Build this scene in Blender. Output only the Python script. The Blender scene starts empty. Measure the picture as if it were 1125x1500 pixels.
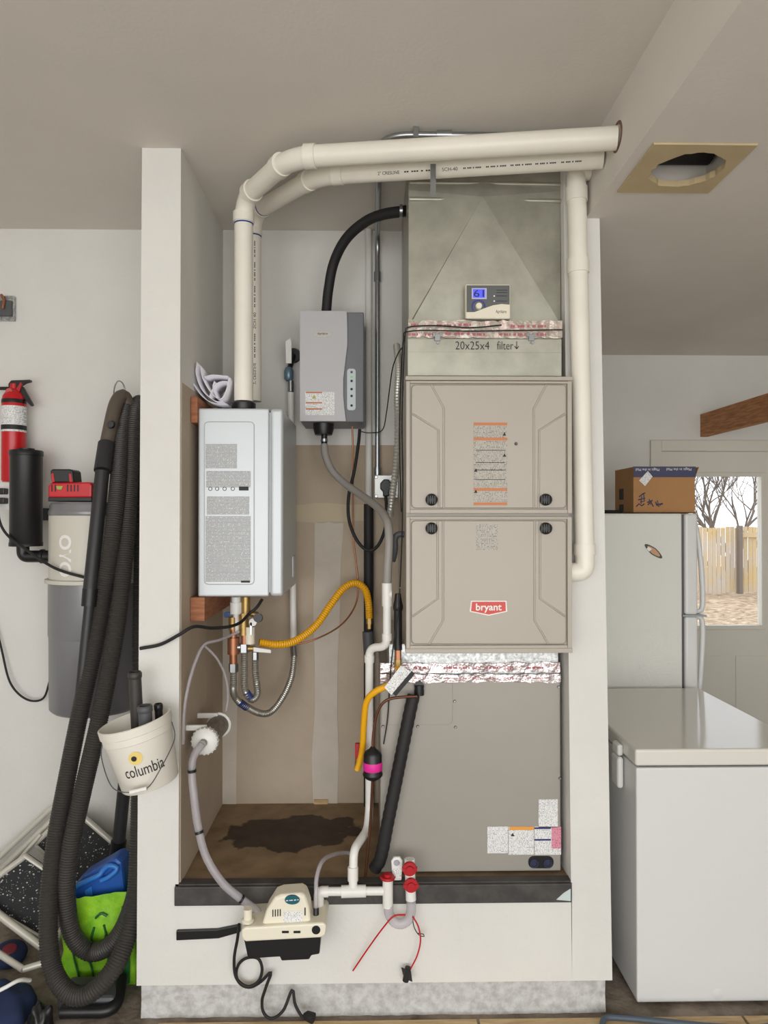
import bpy, bmesh, math, random
from mathutils import Vector, Matrix, Quaternion
random.seed(7)
scene = bpy.context.scene
COL = scene.collection
# ------------------------------------------------------------------ camera
CZ = 1.605
F = 1040.0
cam_data = bpy.data.cameras.new('camera')
cam = bpy.data.objects.new('camera', cam_data)
COL.objects.link(cam)
cam.location = (0, 0, CZ)
YAW, PITCH = math.radians(1.0), math.radians(0.5)
cam.rotation_euler = (math.pi / 2 + PITCH, 0, -YAW)
cam_data.sensor_fit = 'VERTICAL'
cam_data.sensor_height = 36.0
cam_data.lens = F / 1500.0 * 36.0
cam_data.clip_start = 0.02
scene.camera = cam
# ------------------------------------------------------------------ world, light, exposure
world = bpy.data.worlds.new('world')
scene.world = world
world.use_nodes = True
wn = world.node_tree
bg = wn.nodes['Background']
bg.inputs['Color'].default_value = (0.93, 0.96, 1.0, 1)
bg.inputs['Strength'].default_value = 2.6
def area(name, loc, rot, sx, sy, power, col):
    l = bpy.data.lights.new(name, 'AREA')
    l.shape = 'RECTANGLE'; l.size = sx; l.size_y = sy; l.energy = power; l.color = col
    o = bpy.data.objects.new(name, l); COL.objects.link(o)
    o.location = loc; o.rotation_euler = rot
    return o
# daylight coming in through the open garage door behind the camera
area('garage_door_daylight_offscreen', (-0.2, -2.45, 1.25), (math.radians(90), 0, 0), 4.8, 2.3, 132, (1.0, 0.99, 0.975))
scene.view_settings.view_transform = 'Standard'
scene.view_settings.look = 'None'
scene.view_settings.exposure = -0.34
scene.view_settings.gamma = 1.0
scene.view_settings.use_curve_mapping = False

# ------------------------------------------------------------------ helpers
_R = cam.rotation_euler.to_matrix()
def W(px, py, Y):
    """pixel -> point on the vertical plane y = Y"""
    d = _R @ Vector(((px - 562.5) / F, -(py - 750.0) / F, -1.0))
    return Vector((0, 0, CZ)) + d * (Y / d.y)
def WX(px, Y, py=760): return W(px, py, Y).x
def WZ(py, Y, px=560): return W(px, py, Y).z
def lin(c):
    c = c / 255.0
    return c / 12.92 if c <= 0.04045 else ((c + 0.055) / 1.055) ** 2.4
def rgb(r, g, b): return (lin(r), lin(g), lin(b), 1.0)

MATS = {}
def mat(name, col, rough=0.6, metal=0.0, var=0.0, vscale=6.0, bump=0.0, bscale=40.0, col2=None, spec=0.5, alpha_mix=None, emit=None, stretch=None):
    if name in MATS: return MATS[name]
    m = bpy.data.materials.new(name); m.use_nodes = True
    nt = m.node_tree; b = nt.nodes['Principled BSDF']
    b.inputs['Base Color'].default_value = col
    b.inputs['Roughness'].default_value = rough
    b.inputs['Metallic'].default_value = metal
    b.inputs['Specular IOR Level'].default_value = spec
    tc = nt.nodes.new('ShaderNodeTexCoord')
    src = tc.outputs['Object']
    if stretch:
        mp = nt.nodes.new('ShaderNodeMapping'); mp.inputs['Scale'].default_value = stretch
        nt.links.new(src, mp.inputs['Vector']); src = mp.outputs['Vector']
    if var > 0 or col2:
        n = nt.nodes.new('ShaderNodeTexNoise'); n.inputs['Scale'].default_value = vscale
        n.inputs['Detail'].default_value = 6; n.inputs['Roughness'].default_value = 0.6
        nt.links.new(src, n.inputs['Vector'])
        rp = nt.nodes.new('ShaderNodeValToRGB')
        if col2 is None: col2 = tuple(max(0, c * (1 - var)) for c in col[:3]) + (1,)
        rp.color_ramp.elements[0].position = 0.35; rp.color_ramp.elements[0].color = col2
        rp.color_ramp.elements[1].position = 0.62; rp.color_ramp.elements[1].color = col
        nt.links.new(n.outputs['Fac'], rp.inputs['Fac'])
        nt.links.new(rp.outputs['Color'], b.inputs['Base Color'])
    if bump > 0:
        n2 = nt.nodes.new('ShaderNodeTexNoise'); n2.inputs['Scale'].default_value = bscale
        n2.inputs['Detail'].default_value = 4
        nt.links.new(src, n2.inputs['Vector'])
        bp = nt.nodes.new('ShaderNodeBump'); bp.inputs['Strength'].default_value = bump
        bp.inputs['Distance'].default_value = 0.01
        nt.links.new(n2.outputs['Fac'], bp.inputs['Height'])
        nt.links.new(bp.outputs['Normal'], b.inputs['Normal'])
    if emit:
        b.inputs['Emission Color'].default_value = emit[0]; b.inputs['Emission Strength'].default_value = emit[1]
    MATS[name] = m
    return m

def print_mat(name, paper, ink, rows=330.0, dens=0.47, xs=260.0):
    """flat fine print: rows of broken ink lines on paper"""
    m = bpy.data.materials.new(name); m.use_nodes = True
    nt = m.node_tree; b = nt.nodes['Principled BSDF']; b.inputs['Roughness'].default_value = 0.45
    tc = nt.nodes.new('ShaderNodeTexCoord'); sp = nt.nodes.new('ShaderNodeSeparateXYZ')
    nt.links.new(tc.outputs['Object'], sp.inputs[0])
    def math_(op, a, bb):
        n = nt.nodes.new('ShaderNodeMath'); n.operation = op
        for i, v in enumerate((a, bb)):
            if v is None: continue
            if isinstance(v, (int, float)): n.inputs[i].default_value = v
            else: nt.links.new(v, n.inputs[i])
        return n.outputs[0]
    z = math_('MULTIPLY', sp.outputs['Z'], rows)
    row = math_('FLOOR', z, None)
    fr = math_('FRACT', z, None)
    inrow = math_('GREATER_THAN', fr, 0.45)
    cmb = nt.nodes.new('ShaderNodeCombineXYZ')
    nt.links.new(math_('MULTIPLY', sp.outputs['X'], xs), cmb.inputs[0])
    nt.links.new(math_('MULTIPLY', row, 7.31), cmb.inputs[1])
    no = nt.nodes.new('ShaderNodeTexNoise'); no.inputs['Scale'].default_value = 1.0; no.inputs['Detail'].default_value = 2
    nt.links.new(cmb.outputs[0], no.inputs['Vector'])
    word = math_('GREATER_THAN', no.outputs['Fac'], 1 - dens)
    fac = math_('MULTIPLY', inrow, word)
    mx = nt.nodes.new('ShaderNodeMix'); mx.data_type = 'RGBA'
    nt.links.new(fac, mx.inputs[0]); mx.inputs[6].default_value = paper; mx.inputs[7].default_value = ink
    nt.links.new(mx.outputs[2], b.inputs['Base Color'])
    MATS[name] = m
    return m

def clear_mat(name, col, rough=0.12, dens=0.45):
    """thin clear plastic: see-through with a tint and a gloss"""
    m = bpy.data.materials.new(name); m.use_nodes = True
    nt = m.node_tree; out = nt.nodes['Material Output']; b = nt.nodes['Principled BSDF']
    b.inputs['Base Color'].default_value = col; b.inputs['Roughness'].default_value = rough
    t = nt.nodes.new('ShaderNodeBsdfTransparent'); t.inputs['Color'].default_value = (0.95, 0.95, 0.95, 1)
    mx = nt.nodes.new('ShaderNodeMixShader'); mx.inputs[0].default_value = dens
    nt.links.new(t.outputs[0], mx.inputs[1]); nt.links.new(b.outputs[0], mx.inputs[2])
    nt.links.new(mx.outputs[0], out.inputs['Surface'])
    MATS[name] = m
    return m

# -------- mesh builder
class MB:
    def __init__(s): s.v = []; s.f = []; s.smooth = []
    def add(s, vs, fs, smooth=False):
        o = len(s.v); s.v += [tuple(v) for v in vs]
        for f in fs: s.f.append(tuple(i + o for i in f)); s.smooth.append(smooth)
        return s
    def hexa(s, p):   # 8 corners: bottom 4 ccw, top 4 ccw
        return s.add(p, [(3, 2, 1, 0), (4, 5, 6, 7), (0, 1, 5, 4), (1, 2, 6, 5), (2, 3, 7, 6), (3, 0, 4, 7)])
    def box(s, x0, x1, y0, y1, z0, z1):
        x0, x1 = min(x0, x1), max(x0, x1); y0, y1 = min(y0, y1), max(y0, y1); z0, z1 = min(z0, z1), max(z0, z1)
        return s.hexa([(x0, y0, z0), (x1, y0, z0), (x1, y1, z0), (x0, y1, z0), (x0, y0, z1), (x1, y0, z1), (x1, y1, z1), (x0, y1, z1)])
    def pbox(s, px0, px1, py0, py1, Y, depth):
        """box whose front face covers the pixel rectangle on plane y = Y"""
        mx, my = (px0 + px1) / 2, (py0 + py1) / 2
        return s.box(W(px0, my, Y).x, W(px1, my, Y).x, Y, Y + depth, W(mx, py1, Y).z, W(mx, py0, Y).z)
    def prism(s, pts, y0, y1):
        """pts (x, z) polygon extruded from y0 (front) to y1"""
        n = len(pts)
        a = sum(pts[i][0] * pts[(i + 1) % n][1] - pts[(i + 1) % n][0] * pts[i][1] for i in range(n))
        if a < 0: pts = pts[::-1]
        vs = [(p[0], y0, p[1]) for p in pts] + [(p[0], y1, p[1]) for p in pts]
        fs = [tuple(range(n)), tuple(range(2 * n - 1, n - 1, -1))]
        fs += [((i + 1) % n, i, i + n, (i + 1) % n + n) for i in range(n)]
        return s.add(vs, fs)
    def pprism(s, pp, Y, depth):
        return s.prism([(W(a, b, Y).x, W(a, b, Y).z) for a, b in pp], Y, Y + depth)
    def tube(s, pts, r, seg=12, cap=True):
        pts = [Vector(p) for p in pts]; n = len(pts)
        rs = r if isinstance(r, (list, tuple)) else [r] * n
        t0 = (pts[1] - pts[0]).normalized()
        up = Vector((0, 0, 1)) if abs(t0.z) < 0.9 else Vector((0, 1, 0))
        u = t0.cross(up).normalized(); prev = t0
        vs = []; fs = []
        for i in range(n):
            t = (pts[min(i + 1, n - 1)] - pts[max(i - 1, 0)])
            t = t.normalized() if t.length > 1e-9 else prev
            q = prev.rotation_difference(t); u = (q @ u); u = (u - t * u.dot(t)).normalized(); prev = t
            w = t.cross(u)
            for k in range(seg):
                a = 2 * math.pi * k / seg
                vs.append(pts[i] + (u * math.cos(a) + w * math.sin(a)) * rs[i])
        for i in range(n - 1):
            for k in range(seg):
                a = i * seg + k; b = i * seg + (k + 1) % seg
                fs.append((a, b, b + seg, a + seg))
        s.add(vs, fs, True)
        if cap:
            o = len(s.v) - n * seg
            s.f.append(tuple(o + k for k in range(seg))[::-1]); s.smooth.append(False)
            s.f.append(tuple(o + (n - 1) * seg + k for k in range(seg))); s.smooth.append(False)
        return s
    def lathe(s, prof, base, axis=(0, 0, 1), seg=28):
        """prof: list of (r, h) along the axis from base"""
        ax = Vector(axis).normalized()
        e1 = ax.cross(Vector((0, 1, 0)))
        if e1.length < 1e-3: e1 = ax.cross(Vector((1, 0, 0)))
        e1.normalize(); e2 = ax.cross(e1); base = Vector(base)
        vs = []; fs = []; n = len(prof)
        for r, h in prof:
            for k in range(seg):
                a = 2 * math.pi * k / seg
                vs.append(base + ax * h + (e1 * math.cos(a) + e2 * math.sin(a)) * max(r, 1e-5))
        for i in range(n - 1):
            if prof[i][0] < 1e-4 and i == 0 or prof[i + 1][0] < 1e-4 and i == n - 2: continue
            for k in range(seg):
                a = i * seg + k; b = i * seg + (k + 1) % seg
                fs.append((a, b, b + seg, a + seg))
        s.add(vs, fs, True)
        o = len(s.v) - n * seg
        if prof[0][0] < 1e-4: s.f.append(tuple(o + seg + k for k in range(seg))); s.smooth.append(False)
        if prof[-1][0] < 1e-4: s.f.append(tuple(o + (n - 2) * seg + k for k in range(seg))); s.smooth.append(False)
        return s
    def cyl(s, p0, p1, r, seg=20, r1=None):
        return s.tube([p0, p1], [r, r if r1 is None else r1], seg)
    def build(s, name, m, parent=None, bevel=0.0, bseg=2, auto=True):
        me = bpy.data.meshes.new(name)
        me.from_pydata(s.v, [], s.f); me.update()
        bm = bmesh.new(); bm.from_mesh(me)
        bmesh.ops.recalc_face_normals(bm, faces=bm.faces); bm.to_mesh(me); bm.free()
        for p, sm in zip(me.polygons, s.smooth): p.use_smooth = sm
        if auto and any(s.smooth): me.set_sharp_from_angle(angle=math.radians(50))
        o = bpy.data.objects.new(name, me); COL.objects.link(o)
        if m: me.materials.append(m)
        if bevel > 0:
            b = o.modifiers.new('bevel', 'BEVEL'); b.width = bevel; b.segments = bseg; b.limit_method = 'ANGLE'
            b.angle_limit = math.radians(40); b.harden_normals = False
        if parent is not None:
            o.parent = parent; o.location = -wpos(parent)
        return o
def wpos(o):
    v = Vector((0, 0, 0))
    while o is not None: v += o.location; o = o.parent
    return v
def thing(name, loc, label, cat, group=None):
    o = bpy.data.objects.new(name, None); COL.objects.link(o)
    o.empty_display_size = 0.05; o.location = loc
    return tag(o, label, cat, group)
def tag(o, label=None, cat=None, group=None):
    if label: o['label'] = label
    if cat: o['category'] = cat
    if group: o['group'] = group
    return o
def struct(o): o['kind'] = 'structure'; return o
def part_label(o, label): o['label'] = label; return o

def catmull(pts, step=0.01):
    pts = [Vector(p) for p in pts]
    P = [pts[0] * 2 - pts[1]] + pts + [pts[-1] * 2 - pts[-2]]
    dense = []
    for i in range(1, len(P) - 2):
        p0, p1, p2, p3 = P[i - 1], P[i], P[i + 1], P[i + 2]
        for k in range(24):
            t = k / 24
            dense.append(0.5 * ((2 * p1) + (p2 - p0) * t + (2 * p0 - 5 * p1 + 4 * p2 - p3) * t * t + (3 * p1 - p0 - 3 * p2 + p3) * t ** 3))
    dense.append(pts[-1])
    return resample(dense, step)
def resample(pts, step):
    L = [0]
    for a, b in zip(pts, pts[1:]): L.append(L[-1] + (b - a).length)
    n = max(2, int(round(L[-1] / step)) + 1); out = []; j = 0
    for i in range(n):
        d = L[-1] * i / (n - 1)
        while j < len(L) - 2 and L[j + 1] < d: j += 1
        t = (d - L[j]) / max(1e-9, L[j + 1] - L[j]); out.append(pts[j].lerp(pts[j + 1], t))
    return out
def fillet(pts, rad, n=7):
    pts = [Vector(p) for p in pts]; out = [pts[0]]
    for a, b, c in zip(pts, pts[1:], pts[2:]):
        d1 = (a - b); d2 = (c - b); r = min(rad, d1.length * 0.49, d2.length * 0.49)
        s = b + d1.normalized() * r; e = b + d2.normalized() * r
        for k in range(n + 1):
            t = k / n; out.append(s * (1 - t) ** 2 + b * 2 * t * (1 - t) + e * t * t)
    out.append(pts[-1]); return out
def PP(lst): return [W(*p) for p in lst]
def hose(name, pts, r, m, parent=None, step=0.01, ridge=0.0, seg=12):
    path = catmull(pts, step)
    rs = [r * (1 + (ridge if i % 2 else -ridge)) for i in range(len(path))] if ridge else r
    return MB().tube(path, rs, seg).build(name, m, parent)

def text_mesh(name, s, w, h, mapf, m, parent, bold=0.0, shear=0.0):
    """lettering fitted to a w x h rectangle; mapf takes (a, b) in metres to a world point"""
    cu = bpy.data.curves.new(name, 'FONT'); cu.body = s; cu.offset = bold; cu.shear = shear; cu.resolution_u = 3
    ob = bpy.data.objects.new(name, cu); COL.objects.link(ob)
    bpy.context.view_layer.update()
    me = bpy.data.meshes.new_from_object(ob.evaluated_get(bpy.context.evaluated_depsgraph_get()))
    bpy.data.objects.remove(ob); bpy.data.curves.remove(cu)
    xs = [v.co.x for v in me.vertices]; ys = [v.co.y for v in me.vertices]
    x0, x1, y0, y1 = min(xs), max(xs), min(ys), max(ys)
    for v in me.vertices:
        v.co = mapf((v.co.x - x0) / (x1 - x0) * w, (v.co.y - y0) / (y1 - y0) * h)
    me.name = name
    o = bpy.data.objects.new(name, me); COL.objects.link(o); me.materials.clear(); me.materials.append(m)
    if parent is not None: o.parent = parent; o.location = -wpos(parent)
    return o
def ptext(s, px0, px1, py0, py1, Y, m, parent, rot=0, bold=0.0, tilt=0.0, name='lettering'):
    c = W((px0 + px1) / 2, (py0 + py1) / 2, Y); k = Y / F
    bw, bh = (px1 - px0) * k, (py1 - py0) * k
    w, h = (bw, bh) if rot % 180 == 0 else (bh, bw)
    a_ = math.radians(rot + tilt); ca, sa = math.cos(a_), math.sin(a_)
    def mp(a, b):
        a -= w / 2; b -= h / 2
        return Vector((c.x + a * ca - b * sa, Y, c.z + a * sa + b * ca))
    return text_mesh(name, s, w, h, mp, m, parent, bold)
# ------------------------------------------------------------------ materials
M_wall = mat('wall_paint', rgb(224, 222, 216), 0.85, var=0.05, vscale=3, bump=0.12, bscale=60)
M_ceil = mat('ceiling_paint', rgb(224, 218, 209), 0.9, var=0.05, vscale=2, bump=0.05, bscale=90)
M_raw = mat('bare_drywall', rgb(186, 170, 150), 0.9, var=0.1, vscale=5, bump=0.1, bscale=50)
M_mud = mat('joint_compound', rgb(200, 191, 177), 0.9, var=0.1, vscale=7)
M_conc = mat('painted_concrete', rgb(205, 205, 203), 0.9, col2=rgb(176, 174, 170), vscale=38, bump=0.5, bscale=45)
M_slab = mat('garage_slab', rgb(150, 138, 124), 0.9, col2=rgb(98, 86, 74), vscale=9, bump=0.4, bscale=60)
M_ply_base = None
M_trim = mat('dark_trim', rgb(58, 55, 54), 0.6, col2=rgb(78, 74, 70), vscale=18)
M_wood = mat('raw_wood', rgb(176, 118, 84), 0.7, col2=rgb(150, 92, 60), vscale=6, stretch=(2, 2, 14))
M_plank = mat('pale_plank', rgb(205, 180, 138), 0.75, col2=rgb(180, 150, 108), vscale=5, stretch=(2, 14, 14))
M_beam = mat('brown_timber', rgb(188, 132, 84), 0.7, col2=rgb(150, 98, 58), vscale=5, stretch=(14, 2, 20))
M_doorw = mat('door_paint', rgb(216, 212, 200), 0.5)
M_board = mat('patch_board', rgb(196, 176, 138), 0.85, var=0.08, vscale=8)
M_pvc = mat('pvc_aged', rgb(240, 235, 222), 0.4, var=0.06, vscale=6)
M_pvcw = mat('pvc_white', rgb(232, 230, 224), 0.35)
M_galv = mat('galvanised', rgb(176, 174, 160), 0.38, 0.55, col2=rgb(158, 156, 143), vscale=9)
M_galv2 = mat('galvanised_spangle', rgb(198, 200, 198), 0.3, 0.7, col2=rgb(140, 142, 142), vscale=120)
M_steel = mat('steel', rgb(165, 168, 170), 0.28, 0.9)
M_dsteel = mat('braided_steel', rgb(178, 176, 168), 0.38, 0.8)
M_furn = mat('furnace_enamel', rgb(176, 168, 155), 0.42, var=0.03, vscale=3)
M_coil = mat('coil_cabinet_enamel', rgb(160, 155, 146), 0.45, 0.15, var=0.05, vscale=3)
M_black = mat('black_plastic', rgb(24, 24, 25), 0.4)
M_rubber = mat('black_rubber', rgb(30, 29, 29), 0.65)
M_hosek = mat('vacuum_hose_plastic', rgb(58, 55, 52), 0.5)
M_wand = mat('wand_plastic', rgb(44, 44, 45), 0.45)
M_dkgrey = mat('dark_grey_plastic', rgb(82, 83, 86), 0.5)
M_white = mat('white_plastic', rgb(232, 231, 226), 0.4)
M_appl = mat('appliance_white', rgb(220, 220, 218), 0.3, bump=0.05, bscale=300)
M_fridge = mat('fridge_white', rgb(220, 220, 212), 0.35, bump=0.25, bscale=350)
M_lid = mat('freezer_lid', rgb(222, 219, 210), 0.12)
M_grey = mat('hose_grey', rgb(150, 146, 140), 0.5)
M_yel = mat('gas_yellow', rgb(238, 174, 20), 0.45)
M_brass = mat('brass', rgb(176, 146, 92), 0.4, 0.75)
M_copper = mat('copper', rgb(174, 118, 88), 0.4, 0.75)
M_cu_d = mat('copper_dark', rgb(110, 72, 55), 0.4, 0.7)
M_red = mat('red_plastic', rgb(178, 30, 38), 0.4)
M_redp = mat('red_enamel', rgb(196, 22, 32), 0.3)
M_silver = mat('heater_silver', rgb(196, 201, 203), 0.38, 0.2)
M_foil2 = mat('foil_tape_dull', rgb(190, 184, 170), 0.4, 0.5, col2=rgb(198, 176, 168), vscale=40, bump=0.4, bscale=60)
M_foil = mat('foil_tape', rgb(205, 198, 196), 0.25, 0.75, col2=rgb(206, 186, 186), vscale=45, bump=0.5, bscale=60)
M_tapeink = mat('tape_ink', rgb(186, 96, 108), 0.5)
M_ink = mat('marker_ink', rgb(32, 32, 34), 0.6)
M_winkp = mat('white_ink', rgb(238, 236, 232), 0.5)
M_cream = mat('cream_plastic', rgb(234, 227, 206), 0.45)
M_vcream = mat('vacuum_cream', rgb(206, 202, 190), 0.4)
M_vgrey = mat('vacuum_grey', rgb(134, 134, 136), 0.35, 0.3)
M_hum = mat('humidifier_grey', rgb(188, 187, 188), 0.4)
M_humd = mat('humidifier_dark', rgb(112, 113, 117), 0.45)
M_card = mat('cardboard', rgb(176, 130, 84), 0.8, var=0.06, vscale=10)
M_navy = mat('navy_tape', rgb(58, 60, 92), 0.5)
M_blue = mat('blue_bag', rgb(26, 84, 166), 0.45)
M_blued = mat('navy_cloth', rgb(30, 44, 78), 0.85)
M_lime = mat('lime_bag', rgb(148, 204, 38), 0.5, col2=rgb(104, 172, 30), vscale=12, bump=0.5, bscale=25)
M_dgreen = mat('bag_green_print', rgb(30, 92, 40), 0.5)
M_tread = mat('speckled_tread', rgb(42, 42, 44), 0.7, col2=rgb(34, 34, 36), vscale=20)
M_rail = mat('stool_frame', rgb(206, 202, 190), 0.35, 0.2)
M_paper = mat('paper', rgb(232, 229, 236), 0.7)
M_label = print_mat('label_print', rgb(234, 234, 232), rgb(150, 150, 154), rows=230, xs=420)
M_labelf = print_mat('furnace_print', rgb(178, 172, 160), rgb(112, 107, 100), rows=220, xs=380)
M_labelh = print_mat('heater_print', rgb(206, 209, 209), rgb(140, 141, 143), rows=230, dens=0.6, xs=420)
M_pink = print_mat('pink_print', rgb(222, 150, 168), rgb(170, 60, 90))
M_orange = mat('label_orange', rgb(196, 120, 70), 0.5)
M_lorange = mat('label_bright_orange', rgb(232, 160, 70), 0.5)
M_lnavy = mat('label_navy', rgb(50, 52, 110), 0.5)
M_logo = mat('logo_red', rgb(205, 62, 50), 0.4)
M_tube = clear_mat('clear_vinyl', rgb(205, 200, 205), 0.15, 0.42)
M_glass = clear_mat('window_glass', rgb(240, 244, 246), 0.02, 0.05)
M_mag = mat('magenta_label', rgb(226, 40, 150), 0.5)
M_teal = mat('teal_badge', rgb(24, 92, 104), 0.4)
M_lcd = mat('lcd_blue', rgb(70, 80, 220), 0.4, emit=((0.08, 0.1, 0.8, 1), 0.8))
M_tread_spot = mat('paint_flecks', rgb(200, 198, 192), 0.7)

# alcove platform: brown plywood with a dark water stain of irregular outline
def plywood():
    m = bpy.data.materials.new('stained_plywood'); m.use_nodes = True
    nt = m.node_tree; b = nt.nodes['Principled BSDF']; b.inputs['Roughness'].default_value = 0.7
    tc = nt.nodes.new('ShaderNodeTexCoord'); mp = nt.nodes.new('ShaderNodeMapping')
    mp.inputs['Location'].default_value = (0.30, -2.68, 0); 
    nt.links.new(tc.outputs['Object'], mp.inputs['Vector'])
    n = nt.nodes.new('ShaderNodeTexNoise'); n.inputs['Scale'].default_value = 7; n.inputs['Detail'].default_value = 5
    nt.links.new(tc.outputs['Object'], n.inputs['Vector'])
    sc = nt.nodes.new('ShaderNodeVectorMath'); sc.operation = 'MULTIPLY'; sc.inputs[1].default_value = (1 / 0.25, 1 / 0.17, 0)
    nt.links.new(mp.outputs[0], sc.inputs[0])
    ln = nt.nodes.new('ShaderNodeVectorMath'); ln.operation = 'LENGTH'; nt.links.new(sc.outputs[0], ln.inputs[0])
    a = nt.nodes.new('ShaderNodeMath'); a.operation = 'MULTIPLY_ADD'; a.inputs[1].default_value = 1.6; a.inputs[2].default_value = -0.8
    nt.links.new(n.outputs['Fac'], a.inputs[0])
    ad = nt.nodes.new('ShaderNodeMath'); ad.operation = 'ADD'; nt.links.new(ln.outputs['Value'], ad.inputs[0]); nt.links.new(a.outputs[0], ad.inputs[1])
    r = nt.nodes.new('ShaderNodeValToRGB'); r.color_ramp.elements[0].position = 0.82; r.color_ramp.elements[0].color = rgb(72, 58, 46)
    r.color_ramp.elements[1].position = 0.9; r.color_ramp.elements[1].color = rgb(150, 126, 96)
    nt.links.new(ad.outputs[0], r.inputs['Fac'])
    n2 = nt.nodes.new('ShaderNodeTexNoise'); n2.inputs['Scale'].default_value = 12; n2.inputs['Detail'].default_value = 6
    nt.links.new(tc.outputs['Object'], n2.inputs['Vector'])
    mx = nt.nodes.new('ShaderNodeMix'); mx.data_type = 'RGBA'; mx.blend_type = 'MULTIPLY'
    rr = nt.nodes.new('ShaderNodeValToRGB'); rr.color_ramp.elements[0].position = 0.3; rr.color_ramp.elements[0].color = (0.62, 0.6, 0.56, 1); rr.color_ramp.elements[1].position = 0.65; rr.color_ramp.elements[1].color = (1, 1, 1, 1)
    nt.links.new(n2.outputs['Fac'], rr.inputs['Fac'])
    mx.inputs[0].default_value = 1.0
    nt.links.new(r.outputs[0], mx.inputs[6]); nt.links.new(rr.outputs[0], mx.inputs[7])
    nt.links.new(mx.outputs[2], b.inputs['Base Color'])
    return m
M_ply = plywood()

# ------------------------------------------------------------------ structure
FR, BK, FAR = 2.30, 2.956, 4.23            # front of the alcove posts, back wall, far wall with the door
ZC = WZ(217, FR, 236)                       # main ceiling
ZR = ZC - 0.218                             # lower ceiling on the right
XB = 0.70                                   # bulkhead face
ZA = WZ(1298, FR, 262)                      # platform in the alcove
ZK = WZ(1440, FR, 550)                      # bottom edge of the drywall skirt
XL, XR, YO = -2.7, 2.9, -2.5                # side walls, garage door opening
struct(MB().box(-8, 9, -2.6, 4.4, -0.12, 0).build('floor', M_slab))
struct(MB().box(-9, 9, -14, -2.6, -0.14, -0.01).build('driveway_bounce_offscreen', mat('pale_concrete', rgb(176, 172, 165), 0.9, var=0.1)))  # unseen ground outside the garage, added to bounce light onto the ceiling
struct(MB().box(XL, XB, YO, BK + 0.1, ZC, ZC + 0.1).build('ceiling', M_ceil))
struct(MB().box(XL, -0.70, BK, BK + 0.1, 0, ZC).build('wall_back_left', M_wall))
struct(MB().box(XL - 0.1, XL, YO, BK + 0.1, 0, ZC).build('wall_left', M_wall))
struct(MB().box(XR, XR + 0.1, YO, FAR + 0.1, 0, ZC).build('wall_right', M_wall))
# lower ceiling with the square opening for the patch board
HX, HY, HH = 0.872, 1.966, 0.125
rc = MB()
rc.box(XB, XR, YO, HY - HH, ZR, ZC + 0.1).box(XB, XR, HY + HH, FAR + 0.1, ZR, ZC + 0.1)
rc.box(XB, HX - HH, HY - HH, HY + HH, ZR, ZC + 0.1).box(HX + HH, XR, HY - HH, HY + HH, ZR, ZC + 0.1)
lowc = struct(rc.build('ceiling_lower', M_ceil))
# patch board: square plate with a ragged round hole, dark cavity with a cut duct above
pb = MB(); N = 40; inner = []; outer = []
for k in range(N):
    a = 2 * math.pi * k / N; rr = 0.098 + random.uniform(-0.004, 0.004)
    inner.append((HX + 0.012 + rr * math.cos(a), HY + rr * math.sin(a)))
    c, s = math.cos(a), math.sin(a); q = (HH + 0.012) / max(abs(c), abs(s)); outer.append((HX + q * c, HY + q * s))
vs = [(x, y, ZR - 0.006) for x, y in inner] + [(x, y, ZR - 0.006) for x, y in outer] + [(x, y, ZR + 0.012) for x, y in inner] + [(x, y, ZR - 0.0005) for x, y in outer]
fs = []
for k in range(N):
    j = (k + 1) % N
    fs += [(k, j, N + j, N + k), (k, 2 * N + k, 2 * N + j, j), (N + k, N + j, 3 * N + j, 3 * N + k)]
pb.add(vs, fs).build('patch_board', M_board, lowc)
cv = MB().box(HX - HH, HX + HH, HY - HH, HY + HH, ZC + 0.06, ZC + 0.09).build('cavity_lid', M_plank, lowc)
MB().tube([(HX - 0.11, HY + 0.07, ZR + 0.10), (HX + 0.11, HY + 0.07, ZR + 0.10)], 0.05, 20).build('old_duct', M_rubber, lowc)
# alcove posts (slightly out of plumb, as in the house) and skirt
def post(name, tl, tr, bl, br, ztop):
    a, b, c, d = W(*tl, FR), W(*tr, FR), W(*bl, FR), W(*br, FR)
    def ext(p, q, z): return p.x + (q.x - p.x) * (z - p.z) / (q.z - p.z)
    l0, l1 = ext(a, c, ZK), ext(a, c, ztop); r0, r1 = ext(b, d, ZK), ext(b, d, ztop)
    return l0, l1, r0, r1
l0, l1, r0, r1 = post('l', (208, 217), (265, 217), (200, 1440), (261, 1440), ZC)
wl = struct(MB().hexa([(l0, FR, ZK), (r0, FR, ZK), (r0, BK, ZK), (l0, BK, ZK), (l1, FR, ZC), (r1, FR, ZC), (r1, BK, ZC), (l1, BK, ZC)]).build('wall_alcove_left', M_wall))
XLW = r0
l0b, l1b, r0b, r1b = post('r', (826, 300), (878, 300), (838, 1440), (897, 1440), ZC)
def rx(z): return l0b + (l1b - l0b) * (z - ZK) / (ZC - ZK)
struct(MB().hexa([(l0b, FR, ZK), (r0b, FR, ZK), (r0b, FAR, ZK), (l0b, FAR, ZK), (l1b, FR, ZC), (r1b, FR, ZC), (r1b, FAR, ZC), (l1b, FAR, ZC)]).build('wall_alcove_right', M_wall))
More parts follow.
